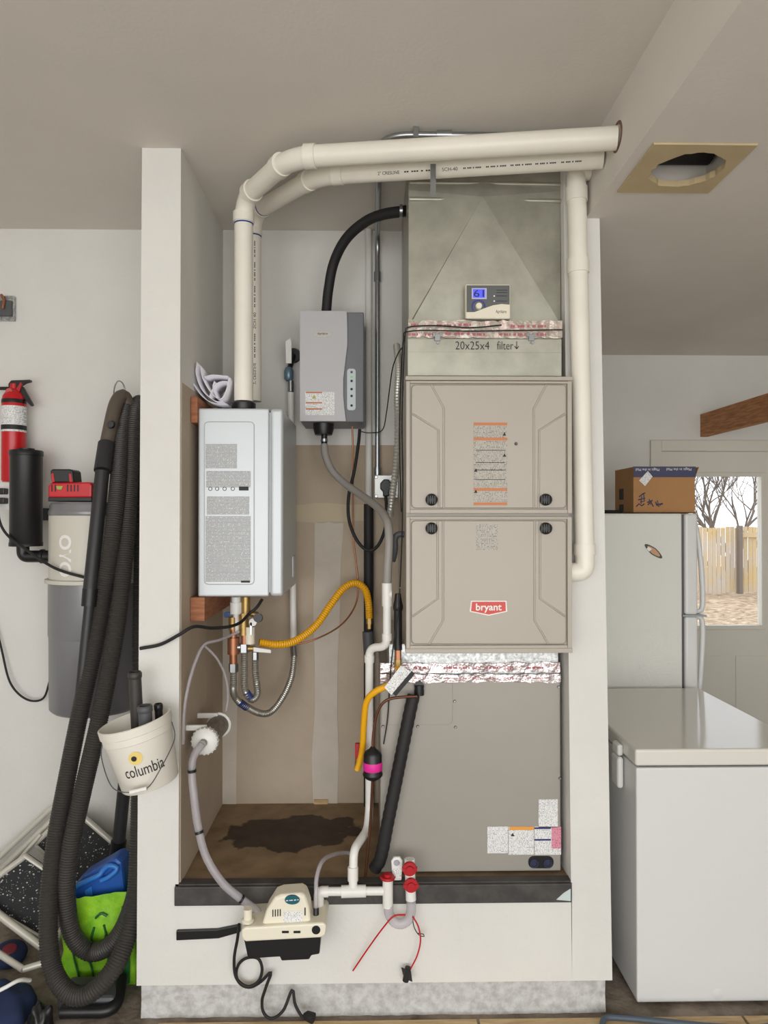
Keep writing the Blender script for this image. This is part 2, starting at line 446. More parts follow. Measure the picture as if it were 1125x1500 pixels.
# skirt below the platform and the concrete curb it stands on
struct(MB().box(r0, l0b, FR, FR + 0.02, ZK, ZA - 0.05).build('wall_front', M_wall))
cu = MB(); nx = 60; xa, xb_ = W(207, 1460, FR + 0.01).x, W(887, 1460, FR + 0.01).x
top = []; bot = []
vs = []; fs = []
for i in range(nx + 1):
    x = xa + (xb_ - xa) * i / nx
    j = random.uniform(-0.004, 0.004); j2 = random.uniform(-0.006, 0.006)
    vs += [(x, FR + 0.006 + j * 0.5, 0.0), (x, FR + 0.012 + j, ZK * 0.5 + j2), (x, FR + 0.010 + j * 0.6, ZK), (x, BK, ZK), (x, BK, 0)]
for i in range(nx):
    for k in range(5): a = i * 5 + k; b = i * 5 + (k + 1) % 5; fs.append((a, a + 5, b + 5, b))
fs += [(0, 1, 2, 3, 4), tuple(nx * 5 + k for k in (4, 3, 2, 1, 0))]
struct(cu.add(vs, fs).build('curb', M_conc))
struct(MB().box(r0, l0b, FR, BK, ZA - 0.05, ZA).build('floor_alcove', M_ply))
# back of the alcove: painted above, bare board below, with joint compound bands
ZS = WZ(652, BK, 440)
wb = struct(MB().box(r0 - 0.1, l0b + 0.1, BK, BK + 0.1, ZA - 0.05, ZC).build('wall_alcove_back', M_raw))
MB().box(r1 + 0.0, l1b, BK - 0.004, BK, ZS, ZC).build('painted_panel', M_wall, wb)
def band(pp, t=0.003):
    pts = []
    n = len(pp)
    for i in range(n):
        a, b = pp[i], pp[(i + 1) % n]
        for k in range(6):
            t_ = k / 6; pts.append((a[0] + (b[0] - a[0]) * t_ + random.uniform(-2.5, 2.5), a[1] + (b[1] - a[1]) * t_ + random.uniform(-2, 2)))
    return MB().pprism(pts, BK - t, t)
band([(462, 765), (502, 765), (492, 1178), (458, 1178)]).build('joint_compound_band', M_mud, wb)
band([(420, 738), (545, 738), (545, 764), (420, 764)], 0.0025).build('joint_compound_band', mat('joint_compound_tan', rgb(196, 182, 156), 0.9), wb)
band([(320, 870), (348, 870), (346, 1185), (318, 1185)]).build('joint_compound_band', M_mud, wb)
MB().box(r0 + 0.0, r0 + 0.004, FR + 0.012, BK, ZA, WZ(560, FR)).build('bare_board', M_raw, wl)
MB().pbox(460, 480, 1172, 1186, BK - 0.012, 0.012).build('wood_stub', M_plank, wb)
tr1 = struct(MB().box(WX(258, FR), WX(835, FR), FR - 0.012, FR + 0.0, WZ(1322, FR), ZA + 0.002).build('trim_1', M_trim, bevel=0.003))
struct(MB().box(WX(258, FR), WX(835, FR), FR, FR + 0.035, ZA, ZA + 0.006).build('trim_2', M_trim))
MB().pprism([(815, 1318), (826, 1308), (836, 1302), (836, 1320)], FR - 0.014, 0.002).build('paint_chip', mat('pale_spackle', rgb(200, 212, 210), 0.9), tr1)
# planks on the ground in front of the curb
for i, (a, b) in enumerate(((228, 700), (704, 1092), (1096, 1500))):
    x0, x1 = W(a, 1492, 2.24).x, W(b, 1492, 2.24).x
    pl = MB().box(x0, x1, 2.12, 2.268, 0, 0.012).build('ground_board', M_plank, bevel=0.002)
    tag(pl, ['pale wooden plank lying before the curb below the condensate pump', 'pale wooden plank on the ground between the curb and the freezer', 'pale wooden plank on the ground in front of the white chest freezer'][i], 'plank', 'planks along the curb')
# far wall with the glazed back door
DX0, DX1 = WX(968, FAR), WX(1152, FAR)
ZD = WZ(661, FAR, 1000)
GX0, GX1 = WX(1004, FAR), WX(1119, FAR); GZ0, GZ1 = WZ(918, FAR, 1000), WZ(697, FAR, 1000)
wf = MB()
wf.box(r1b - 0.2, DX0, FAR, FAR + 0.12, 0, ZC).box(DX1, XR, FAR, FAR + 0.12, 0, ZC).box(DX0, DX1, FAR, FAR + 0.12, ZD, ZC)
struct(wf.build('wall_far', M_wall))
struct(MB().box(r1b - 0.2, r1b, BK + 0.1, FAR, 0, ZC).build('wall_partition', M_wall))
cs = MB(); cw = WX(968, FAR) - WX(952, FAR)
cs.box(DX0 - cw, DX0, FAR - 0.018, FAR, 0, ZD + cw).box(DX1, DX1 + cw, FAR - 0.018, FAR, 0, ZD + cw).box(DX0, DX1, FAR - 0.018, FAR, ZD, ZD + cw)
struct(cs.build('trim_3', M_doorw, bevel=0.004))
d = MB(); DY = FAR + 0.03
d.box(DX0, GX0, DY, DY + 0.045, 0.0, ZD).box(GX1, DX1, DY, DY + 0.045, 0, ZD).box(GX0, GX1, DY, DY + 0.045, GZ1, ZD).box(GX0, GX1, DY, DY + 0.045, 0, GZ0)
door = struct(d.build('door_1', M_doorw))
MB().box(GX0, GX1, DY + 0.018, DY + 0.024, GZ0, GZ1).build('pane', M_glass, door)
gf = MB(); gw = 0.022
gf.box(GX0 - gw, GX0 + 0.004, DY - 0.012, DY, GZ0 - gw, GZ1 + gw).box(GX1 - 0.004, GX1 + gw, DY - 0.012, DY, GZ0 - gw, GZ1 + gw)
gf.box(GX0, GX1, DY - 0.012, DY, GZ1 - 0.004, GZ1 + gw).box(GX0, GX1, DY - 0.012, DY, GZ0 - gw, GZ0 + 0.004)
gf.build('glazing_bead', M_doorw, door, bevel=0.004)
for (a, b) in ((1012, 1058), (1080, 1140)):
    x0, x1 = WX(a, FAR), WX(b, FAR); z1 = WZ(962, FAR, 1000)
    MB().box(x0, x1, DY - 0.006, DY, 0.2, z1).build('door_panel', M_doorw, door, bevel=0.005)
# ------------------------------------------------------------------ outdoors behind the door
M_leaf = mat('leaf_litter', rgb(206, 186, 158), 0.95, col2=rgb(132, 104, 76), vscale=9, bump=0.8, bscale=20)
M_fence = mat('mottled_fence', rgb(206, 180, 130), 0.9, col2=rgb(196, 190, 184), vscale=1.1)  # tan and pale grey mixed by noise, offset per board
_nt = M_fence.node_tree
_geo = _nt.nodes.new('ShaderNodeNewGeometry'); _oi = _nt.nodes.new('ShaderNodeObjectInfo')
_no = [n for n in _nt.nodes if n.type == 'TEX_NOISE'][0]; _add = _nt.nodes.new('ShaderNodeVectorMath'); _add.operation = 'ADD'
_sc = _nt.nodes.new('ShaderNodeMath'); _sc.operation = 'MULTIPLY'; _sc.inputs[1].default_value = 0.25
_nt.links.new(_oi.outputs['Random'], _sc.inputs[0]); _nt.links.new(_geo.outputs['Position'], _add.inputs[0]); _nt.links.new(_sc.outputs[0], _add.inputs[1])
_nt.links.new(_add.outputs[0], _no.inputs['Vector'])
M_bark = mat('bark', rgb(120, 108, 98), 0.9)
gr = MB(); vs = []; fs = []; nx, ny = 40, 30
for j in range(ny + 1):
    for i in range(nx + 1):
        vs.append((1 + 16 * i / nx, 4.5 + 20 * j / ny, -0.10 + random.uniform(-0.03, 0.05)))
for j in range(ny):
    for i in range(nx): a = j * (nx + 1) + i; fs.append((a, a + 1, a + nx + 2, a + nx + 1))
g = gr.add(vs, fs).build('leaf_litter', M_leaf); g['kind'] = 'stuff'; tag(g, 'dry fallen leaves covering the yard outside the door', 'leaves')
fe = thing('wooden_fence', (8.5, 15.5, 0), 'mottled tan board fence standing outside in the yard', 'fence')
zt = WZ(772, 15.5, 1070); bwid = 0.084
bd = None
for k in range(56):
    x = 6.2 + k * 0.1
    if bd is None:
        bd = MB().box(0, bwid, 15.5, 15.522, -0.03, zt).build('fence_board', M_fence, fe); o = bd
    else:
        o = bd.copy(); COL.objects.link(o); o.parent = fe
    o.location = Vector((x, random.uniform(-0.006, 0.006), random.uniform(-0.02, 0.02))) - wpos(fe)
MB().box(W(1082, 820, 15.4).x, W(1087, 820, 15.4).x, 15.36, 15.5, -0.05, zt + 0.03).build('fence_post', M_bark, fe)
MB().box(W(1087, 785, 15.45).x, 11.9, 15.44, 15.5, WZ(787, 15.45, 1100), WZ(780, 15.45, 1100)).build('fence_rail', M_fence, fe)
tr = thing('bare_tree', (9.6, 18.5, 0), 'bare branching tree rising behind the yard fence', 'tree')
tb = MB()
def branch(p, d, L, r, depth):
    n = 4; pts = [p]
    for i in range(n):
        d = (d + Vector((random.uniform(-.25, .25), random.uniform(-.2, .2), random.uniform(-.12, .2)))).normalized()
        pts.append(pts[-1] + d * L / n)
    tb.tube(pts, [r * (1 - 0.5 * i / n) for i in range(n + 1)], 5, cap=False)
    if depth > 0:
        for k in range(4 if depth > 3 else 3):
            q = pts[random.randint(2, n)]
            branch(q, (d + Vector((random.uniform(-.9, .9), random.uniform(-.5, .5), random.uniform(-.3, .6)))).normalized(), L * 0.68, r * 0.55, depth - 1)
for dx in (-0.9, -0.5, -0.2, 0.15, 0.4, 0.8):
    branch(Vector((9.6 + dx * 0.4, 18.5, 0)), Vector((dx, 0, 1)).normalized(), 1.9, 0.06, 5)
tb.build('branches', M_bark, tr)
# ================================================================== things: air handling stack
def rrect(px0, px1, py0, py1, Y, r=7, n=5):
    """closed rounded rectangle path in pixels -> points on plane Y"""
    pts = []
    for cx, cy, a0 in ((px1 - r, py0 + r, -90), (px1 - r, py1 - r, 0), (px0 + r, py1 - r, 90), (px0 + r, py0 + r, 180)):
        for k in range(n + 1):
            a = math.radians(a0 + 90 * k / n); pts.append(W(cx + r * math.cos(a), cy + r * math.sin(a), Y))
    return pts
def rpoly(px0, px1, py0, py1, r=7, n=5):
    pts = []
    for cx, cy, a0 in ((px1 - r, py0 + r, -90), (px1 - r, py1 - r, 0), (px0 + r, py1 - r, 90), (px0 + r, py0 + r, 180)):
        for k in range(n + 1):
            a = math.radians(a0 + 90 * k / n); pts.append((cx + r * math.cos(a), cy + r * math.sin(a)))
    return pts
def loop_tube(pts, r, seg=6): return MB().tube(pts + [pts[0], pts[1]], r, seg, cap=False)

# ---- coil cabinet
CY = 2.36
cc = thing('coil_cabinet', (0.33, 2.6, ZA), 'grey enamelled evaporator coil cabinet standing on the alcove platform', 'coil cabinet')
zt_f = WZ(957, 2.2, 716)
x0, x1 = WX(557, CY), rx(1.0) - 0.012
MB().box(x0, x1, CY, BK - 0.03, ZA + 0.008, WZ(998, CY)).build('cabinet_body', M_coil, cc, bevel=0.004)
MB().box(x0 + 0.03, x1 - 0.005, CY + 0.01, BK - 0.05, WZ(998, CY), zt_f - 0.001).build('transition_collar', M_galv2, cc)
for a, b, yy in ((972, 986, CY + 0.006), (988, 1000, CY - 0.002)):
    tp = MB(); n = 30; vs = []; fs = []
    for i in range(n + 1):
        x = x0 + (x1 - x0) * i / n
        for z in (WZ(b, CY), WZ(a, CY)): vs.append((x, yy + random.uniform(-0.002, 0.002), z + random.uniform(-0.003, 0.003)))
    for i in range(n): fs.append((2 * i, 2 * i + 2, 2 * i + 3, 2 * i + 1))
    t = tp.add(vs, fs).build('foil_tape', M_foil, cc)
    sm = t.modifiers.new('thick', 'SOLIDIFY'); sm.thickness = 0.001
    ptext('0421', 738, 752, a + 4, b - 4, yy - 0.004, M_tapeink, t); ptext('0421', 692, 704, a + 4, b - 4, yy - 0.004, M_tapeink, t)
    for u0, u1 in ((606, 628), (650, 662), (664, 688), (710, 730), (772, 796)): ptext('--- -- --- -', u0, u1, a + 5, b - 6, yy - 0.004, M_tapeink, t)
ap = MB().pprism([(559, 1000), (663, 1000), (663, 1056), (658, 1062), (559, 1062)], CY - 0.003, 0.003).build('access_plate', M_coil, cc, bevel=0.001)
for sx, sy in ((666, 1027), (667, 1065), (612, 1064), (561, 1064), (818, 1006), (820, 1140)):
    c = W(sx, sy, CY); MB().lathe([(0, 0.005), (0.003, 0.005), (0.005, 0.002), (0.005, 0)], c, (0, -1, 0), 10).build('screw', M_steel, cc)
def label(px0, px1, py0, py1, Y, m, parent, name='label_sticker', t=0.0012):
    return MB().pbox(px0, px1, py0, py1, Y - t, t).build(name, m, parent)
label(789, 817, 1171, 1212, CY, M_label, cc); label(714, 744, 1211, 1250, CY, M_label, cc)
lb = label(745, 782, 1211, 1252, CY, M_label, cc); MB().pbox(746, 782, 1211, 1216, CY - 0.002, 0.001).build('warning_band', M_lorange, lb)
MB().pprism([(748, 1225), (751, 1220), (754, 1225)], CY - 0.002, 0.001).build('warning_triangle', M_ink, lb)
lb = label(783, 808, 1211, 1252, CY, M_label, cc)
for yy in (1212, 1229): MB().pbox(783, 807, yy, yy + 2.5, CY - 0.002, 0.001).build('navy_band', M_lnavy, lb)
label(808, 822, 1211, 1243, CY, M_pink, cc); label(808, 822, 1243, 1252, CY, M_label, cc)
po = MB().pprism(rpoly(774, 811, 1254, 1272, 8), CY - 0.002, 0.002).build('drain_port_plate', M_black, cc)
for qx in (782, 802):
    c = W(qx, 1264, CY - 0.002); MB().lathe([(0.0, 0.002), (0.009, 0.002), (0.011, 0.006), (0.014, 0.006), (0.015, 0)], c, (0, -1, 0), 16).build('drain_port', mat('port_plastic', rgb(50, 54, 78), 0.35), po)

# ---- furnace
FY = 2.20
fu = thing('furnace', (0.36, 2.5, zt_f), 'tall taupe gas furnace with two embossed doors between duct and coil cabinet', 'furnace')
zf1 = WZ(552, FY, 716)
MB().box(WX(596, FY), WX(836, FY), FY + 0.03, BK - 0.05, zt_f, zf1 - 0.002).build('casing', M_furn, fu)
MB().pbox(594, 839, 551, 557, FY + 0.0, 0.03).build('top_flange', M_furn, fu, bevel=0.002)
MB().pbox(594, 839, 950, 957, FY + 0.0, 0.03).build('bottom_flange', M_furn, fu, bevel=0.002)
def furnace_door(py0, py1, upper):
    d = MB().pbox(595, 838, py0, py1, FY + 0.014, 0.016).pbox(595, 600.6, py0, py1, FY + 0.004, 0.012).pbox(831.4, 838, py0, py1, FY + 0.004, 0.012).pbox(600.6, 831.4, py0, py0 + 3.6, FY + 0.004, 0.012).pbox(600.6, 831.4, py1 - 5.6, py1, FY + 0.004, 0.012).build('door', M_furn, fu, bevel=0.0015)
    Yp = FY + 0.004
    MB().pprism(rpoly(603, 829, py0 + 6, py1 - 8, 6), Yp, 0.011).build('door_panel', M_furn, d, bevel=0.002)
    loop_tube(rrect(602.5, 829.5, py0 + 5.5, py1 - 7.5, FY + 0.014, 6), 0.0015).build('panel_bead', M_furn, d)
    # embossed ribs
    def rib(pp):
        MB().tube([W(a, b, Yp) for a, b in pp], 0.0036, 8).build('embossed_rib', M_furn, d)
    t, b = py0 + 6, py1 - 8
    if upper:
        for s in (1, -1):
            m = lambda x: x if s == 1 else 1432 - x
            rib([(m(632), t), (m(650), t + 34), (m(650), b)]); rib([(m(604), t + 42), (m(642), t + 66), (m(643), b)])
    else:
        for s in (1, -1):
            m = lambda x: x if s == 1 else 1432 - x
            rib([(m(649), t), (m(649), b - 34), (m(629), b)]); rib([(m(641), t), (m(641), b - 66), (m(604), b - 40)])
    for kx in (632, 799):
        ky = 732 if upper else 774
        k = MB().lathe([(0.0, 0.020), (0.013, 0.020), (0.0175, 0.016), (0.019, 0.004), (0.019, 0)], W(kx, ky, Yp), (0, -1, 0), 20).build('door_knob', M_black, d)
        for a in range(4):
            dx = (a - 1.5) * 3.4; MB().pbox(kx + dx - 0.8, kx + dx + 0.8, ky - 6, ky + 6, Yp - 0.022, 0.004).build('knob_fin', M_black, k)
    return d
ud = furnace_door(558, 752, True); ld = furnace_door(757, 951, False)
lab = label(694, 743, 619, 740, FY + 0.004, M_labelf, ud, 'instruction_label')
for yy in (619, 641, 715, 736): MB().pbox(694, 743, yy, yy + 4, FY + 0.0018, 0.001).build('orange_band', M_orange, lab)
for yy in (659, 677, 688, 702): MB().pbox(697, 740, yy, yy + 0.8, FY + 0.0018, 0.001).build('label_rule', M_ink, lab)
for qx, qy in ((739, 638), (739, 669), (697, 691), (697, 722)): MB().pprism([(qx - 2.5, qy), (qx + 2.5, qy), (qx, qy - 5)], FY + 0.0018, 0.001).build('warning_triangle', M_ink, lab)
MB().lathe([(0, 0.006), (0.004, 0.006), (0.0055, 0)], W(756, 650, FY + 0.004), (0, -1, 0), 10).build('screw', M_dkgrey, ud)
label(698, 729, 767, 806, FY + 0.004, M_labelf, ld, 'instruction_label')
pl = MB().pprism([(690, 880), (742, 880), (743, 896), (716, 902), (688, 896)], FY + 0.002, 0.003).build('name_plate', M_winkp, ld)
MB().pprism([(691.5, 881.5), (740.5, 881.5), (741, 895), (716, 900.3), (690, 895)], FY + 0.0012, 0.001).build('plate_face', M_logo, pl)
ptext('bryant', 697, 735, 884, 897.5, FY + 0.0005, M_winkp, pl, bold=0.02)

# ---- filter cabinet and plenum
QY = 2.27
fc = thing('filter_cabinet', (0.36, 2.5, zf1), 'galvanised filter cabinet with handwritten size note above the furnace', 'filter cabinet')
zq = WZ(482, QY, 710)
MB().box(WX(597, QY), WX(823, QY), QY + 0.004, BK - 0.06, zf1, zq).build('cabinet_body', M_galv, fc, bevel=0.002)
dd = MB().pbox(597, 823, 496, 551, QY - 0.004, 0.008).build('access_door', M_galv, fc, bevel=0.002)
MB().pbox(598, 822, 514.5, 516, QY - 0.006, 0.003).build('door_seam', M_galv, dd)
ptext('20x25x4', 667, 717, 500, 512, QY - 0.006, M_ink, dd, bold=-0.008); ptext('filter', 728, 752, 500, 512, QY - 0.006, M_ink, dd, bold=-0.008)
ar = MB()
for pp in ([(757, 500), (757, 511)], [(754, 507), (757, 511)], [(760, 507), (757, 511)]): ar.tube([W(a, b, QY - 0.0055) for a, b in pp], 0.0011, 5)
ar.build('arrow_mark', M_ink, dd)
for lx in (641, 779):
    la = MB().pbox(lx - 4, lx + 4, 489, 499, QY - 0.014, 0.012).pbox(lx - 7, lx - 2, 487, 493, QY - 0.012, 0.009).pbox(lx + 2, lx + 7, 487, 493, QY - 0.012, 0.009)
    la = la.build('latch', M_steel, fc, bevel=0.001)
    MB().lathe([(0, 0.012), (0.004, 0.012), (0.0045, 0)], W(lx, 503, QY - 0.004), (0, -1, 0), 10).build('latch_hook', M_steel, la)
PY_ = 2.33
pn = thing('supply_plenum', (0.36, 2.5, zq), 'galvanised sheet metal plenum with creased triangular face rising to ceiling', 'duct')
px0, px1 = WX(599, PY_), WX(823, PY_)
MB().box(px0, px1, PY_ + 0.012, BK - 0.08, zq, ZC - 0.002).build('duct_body', M_galv, pn)
# creased front: a shallow pyramid pressed in the sheet, ribs above it
A = W(707, 288, PY_ - 0.012); B = W(602, 474, PY_ + 0.003); C = W(821, 474, PY_ + 0.003)
yb = PY_ + 0.01; zt_ = ZC - 0.003; z0_ = W(700, 476, yb).z
v = [(px0, yb, z0_), (px1, yb, z0_), (px1, yb, zt_), (px0, yb, zt_), A, B, C, (A.x, yb, zt_), (px0, yb, A.z + .03), (px1, yb, A.z + .03)]
MB().add(v, [(5, 6, 4), (0, 1, 6, 5), (0, 5, 4, 8), (1, 9, 4, 6), (8, 4, 7, 3), (9, 2, 7, 4)]).build('creased_face', M_galv, pn)
for py in (268, 292):
    MB().tube([W(600, py, PY_ + 0.01), W(700, py + 1, PY_ + 0.004), W(822, py + 3, PY_ + 0.01)], 0.008, 10).build('pressed_rib', M_galv, pn)
tp = MB(); vs = []; fs = []; n = 36
for i in range(n + 1):
    x = WX(598, QY) + (WX(824, QY) - WX(598, QY)) * i / n
    for z in (WZ(495, QY, 710), WZ(482, QY, 710), WZ(470, QY, 710)): vs.append((x, QY - 0.001 + random.uniform(-0.003, 0.002), z + random.uniform(-0.003, 0.003)))
for i in range(n):
    for k in (0, 1): fs.append((3 * i + k, 3 * i + 3 + k, 3 * i + 4 + k, 3 * i + 1 + k))
tp = tp.add(vs, fs).build('foil_tape', M_foil2, pn); sm = tp.modifiers.new('thick', 'SOLIDIFY'); sm.thickness = 0.001
for u0, u1, w0 in ((598, 612, 487), (622, 634, 487), (652, 688, 486), (692, 710, 487), (732, 748, 487), (752, 770, 487), (786, 800, 487), (602, 612, 473), (640, 668, 474), (672, 690, 473), (748, 775, 475), (780, 800, 475)):
    ptext('-- --- -', u0, u1, w0 + 1, w0 + 4.5, QY - 0.006, M_tapeink, tp)
# ---- humidistat on the plenum
HY_ = 2.285
hs = thing('humidistat', W(714, 466, HY_), 'small humidity control with blue display on the plenum face', 'humidistat')
MB().pbox(682, 748, 416, 467, HY_, 0.03).build('housing', M_cream, hs, bevel=0.005)
MB().pprism([(683.5, 418), (746.5, 418), (746.5, 446), (735, 445), (722, 447), (708, 452), (695, 457), (683.5, 457)], HY_ - 0.0015, 0.002).build('face_plate', mat('humidistat_grey', rgb(96, 98, 98), 0.5), hs)
sc_ = MB().pbox(691, 713, 422, 438, HY_ - 0.004, 0.004).build('display_bezel', mat('lavender_grey', rgb(196, 194, 212), 0.4), hs)
dp = MB().pbox(693, 710.5, 423.5, 436, HY_ - 0.005, 0.002).build('display', M_lcd, sc_)
ptext('61', 694, 709, 424.5, 435, HY_ - 0.0055, M_ink, dp)
dl = MB().lathe([(0, 0.012), (0.009, 0.012), (0.0105, 0.010), (0.011, 0)], W(701, 449, HY_), (0, -1, 0), 24).build('dial', M_cream, hs)
ring = [W(701 + 9.3 * math.cos(math.radians(a)), 449 - 9.3 * math.sin(math.radians(a)), HY_ - 0.002) for a in range(-10, 230, 12)]
MB().tube(ring, 0.0022, 6).build('dial_ring', mat('dial_blue', rgb(60, 70, 170), 0.5), hs)
ptext('Aprilaire', 726, 742, 454, 460, HY_ - 0.0006, M_ink, hs)
for yy in (433.5, 441): MB().pbox(723, 725, yy - 1, yy + 1, HY_ - 0.003, 0.002).build('indicator', M_winkp, hs)
for yy in (425, 428.5, 433.5, 441): MB().pbox(727, 743, yy - .4, yy + .4, HY_ - 0.002, 0.001).build('printed_line', M_ink, hs)

# ================================================================== vent pipes
def pvc(name, pts, r, m, label_, cat, group, fittings=(), rad=0.07, marks=()):
    t = thing(name, pts[0], label_, cat, group)
    MB().tube(fillet(pts, rad), r, 24).build('pipe_run', m, t)
    for a, b, k in fittings:     # collars between two points
        MB().tube([a, b], r * k, 24).build('coupling', m, t)
    return t
def along(p, q, d): p, q = Vector(p), Vector(q); return p + (q - p).normalized() * d
A0, A1, A2, A3 = W(357, 588, 2.49), W(357, 291, 2.49), W(424, 231, 2.19), W(910, 202, 2.0)
A3 = A2 + (A3 - A2) * ((XB - 0.001 - A2.x) / (A3.x - A2.x))
ra = 0.0325
va = pvc('vent_pipe', [A0, A1, A2, A3], ra, M_pvc, 'front white plastic vent pipe from water heater bending across under ceiling', 'pipe', 'plastic vent pipes', [(along(A1, A0, 0.05), along(A1, A0, 0.085), 1.14), (along(A1, A2, 0.05), along(A1, A2, 0.085), 1.14), (along(A2, A1, 0.05), along(A2, A1, 0.085), 1.14), (along(A2, A3, 0.05), along(A2, A3, 0.085), 1.14)], 0.09)
MB().tube([along(A1, A0, 0.088), along(A1, A0, 0.093)], ra * 1.03, 24).build('primer_ring', mat('purple_blue_primer', rgb(40, 70, 140), 0.5), va)
B0, B1, B2, B3 = W(371, 588, 2.70), W(371, 312, 2.70), W(465, 257, 2.30), W(890, 231, 2.12)
B3 = B2 + (B3 - B2) * ((XB - 0.001 - B2.x) / (B3.x - B2.x))
rb = 0.0305
vb = pvc('vent_pipe', [B0, B1, B2, B3], rb, M_pvc, 'rear white plastic vent pipe with printed text strapped below the other', 'pipe', 'plastic vent pipes', [(along(B1, B0, 0.05), along(B1, B0, 0.085), 1.12), (along(B1, B2, 0.05), along(B1, B2, 0.08), 1.12), (along(B2, B1, 0.05), along(B2, B1, 0.085), 1.12), (along(B2, B3, 0.05), along(B2, B3, 0.085), 1.12)], 0.09)
MB().tube([along(B1, B0, 0.088), along(B1, B0, 0.093)], rb * 1.03, 24).build('primer_ring', MATS['purple_blue_primer'], vb)
MB().tube([along(B1, B2, 0.083), along(B1, B2, 0.088)], rb * 1.03, 24).build('primer_ring', MATS['purple_blue_primer'], vb)
def pipe_text(s, p, q, r, up, d0, d1, h, parent, m=M_ink):
    """lettering wrapped on a pipe; 'up' is where on the pipe the text sits"""
    t = (q - p).normalized(); n = (Vector(up) - t * Vector(up).dot(t)).normalized(); w = t.cross(n)
    if w.z < 0 and abs(t.z) < 0.7: w = -w
    def mp(a, b):
        ang = (b - h / 2) / r
        return p + t * (d0 + a) + (n * math.cos(ang) + w * math.sin(ang)) * (r + 0.0006)
    return text_mesh('lettering', s, d1 - d0, h, mp, m, parent)
LB = (B3 - B2).length
def on_b(px): return (W(px, 250, 2.2).x - B2.x) / (B3.x - B2.x) * LB
UPB = (0, -1, -0.7)
pipe_text('2" CRESLINE', B2, B3, rb, UPB, on_b(556), on_b(588), 0.010, vb); pipe_text('SCH-40', B2, B3, rb, UPB, on_b(650), on_b(672), 0.010, vb)
for u0, u1 in ((595, 640), (680, 705), (712, 740), (746, 775), (780, 808), (815, 842)): pipe_text('-- --- - ----', B2, B3, rb, UPB, on_b(u0), on_b(u1), 0.004, vb)
tv = (B1 - B0).normalized()
pipe_text('2" CRESLINE', B0, B1, rb, (0.35, -1, 0), 0.06, 0.14, 0.010, vb); pipe_text('SCH 40', B0, B1, rb, (0.35, -1, 0), 0.27, 0.33, 0.010, vb)
for u0, u1 in ((0.16, 0.25), (0.35, 0.43), (0.45, 0.52), (0.54, 0.60)): pipe_text('-- --- - ----', B0, B1, rb, (0.35, -1, 0), u0, u1, 0.004, vb)
hl_ = MB().lathe([(ra * 0.98, 0.0012), (ra * 1.28, 0.0012), (ra * 1.30, 0)], (XB, A3.y, A3.z + 0.004), (-1, 0, 0), 28).build('pipe_hole_edge', mat('torn_paper', rgb(128, 96, 82), 0.9), lowc)
# strap holding the two pipes
st = MB().tube([W(634, 234, 2.13), W(634, 262, 2.15), W(634, 290, 2.30)], 0.004, 6)
st = MB().pbox(630.5, 638.5, 240, 288, 2.17, 0.002).build('pipe_strap', M_steel); tag(st, 'perforated metal hanger strap beneath the two long vent pipes', 'strap')
C0, C1, C2 = Vector((XB - 0.001, 2.255, WZ(250, 2.255, 860))), W(853, 254, 2.262), W(857, 838, 2.262)
C1 = Vector((0.655, 2.255, C0.z)); C3 = Vector((WX(837, FY) + 0.001, 2.262, C2.z))
rc_ = 0.0305
vc = pvc('vent_pipe', [C0, C1, C2, C3], rc_, M_pvc, 'vertical white plastic vent pipe beside furnace with elbow into its side', 'pipe', 'plastic vent pipes', [(C1 + (C2 - C1).normalized() * d, C1 + (C2 - C1).normalized() * (d + 0.045), 1.13) for d in (0.055, 0.285)] + [(C2 + (C1 - C2).normalized() * d, C2 + (C1 - C2).normalized() * (d + 0.035), 1.13) for d in (0.055,)], 0.06)
# ---- metal conduit from the disconnect up the wall, along the ceiling to the bulkhead
XK = WX(553, 2.93)
cd = thing('metal_conduit', (XK, 2.93, WZ(697, 2.93)), 'bare metal conduit running up the wall and along ceiling to bulkhead', 'conduit')
MB().tube(fillet([(XK, 2.935, WZ(698, 2.93)), (XK, 2.935, ZC - 0.02), (XK, 2.17, ZC - 0.02), (XB - 0.001, 2.17, ZC - 0.02)], 0.10, 10), 0.0105, 14).build('conduit_tube', M_steel, cd)
for z in (WZ(405, 2.93), WZ(692, 2.93)): MB().tube([(XK, 2.935, z - 0.02), (XK, 2.935, z + 0.02)], 0.0145, 14).build('coupling', M_steel, cd)
MB().tube([(0.20, 2.17, ZC - 0.02), (0.245, 2.17, ZC - 0.02)], 0.015, 14).build('coupling', M_steel, cd)
for x in (0.135,): MB().box(x - 0.008, x + 0.008, 2.155, 2.185, ZC - 0.034, ZC - 0.0005).build('pipe_clip', M_steel, cd)
wp = thing('wall_pipe', W(540, 735, 2.93), 'white painted pipe running down back wall between humidifier and conduit', 'pipe')
MB().tube([(WX(540, 2.93), 2.937, WZ(738, 2.93)), (WX(540, 2.93), 2.937, ZC - 0.001)], 0.0140, 16).build('pipe_run', M_wall, wp)
il = thing('insulated_line', W(540, 1195, 2.92), 'black foam sleeved line standing on platform below the white painted pipe', 'pipe')
MB().tube([(WX(540, 2.93), 2.925, ZA), (WX(540, 2.93), 2.93, WZ(738, 2.93) - 0.001)], 0.020, 16).build('foam_sleeve', M_rubber, il)
MB().tube([W(539, 925, 2.90), W(541, 958, 2.90)], 0.023, 16).build('grey_cuff', M_dkgrey, il)

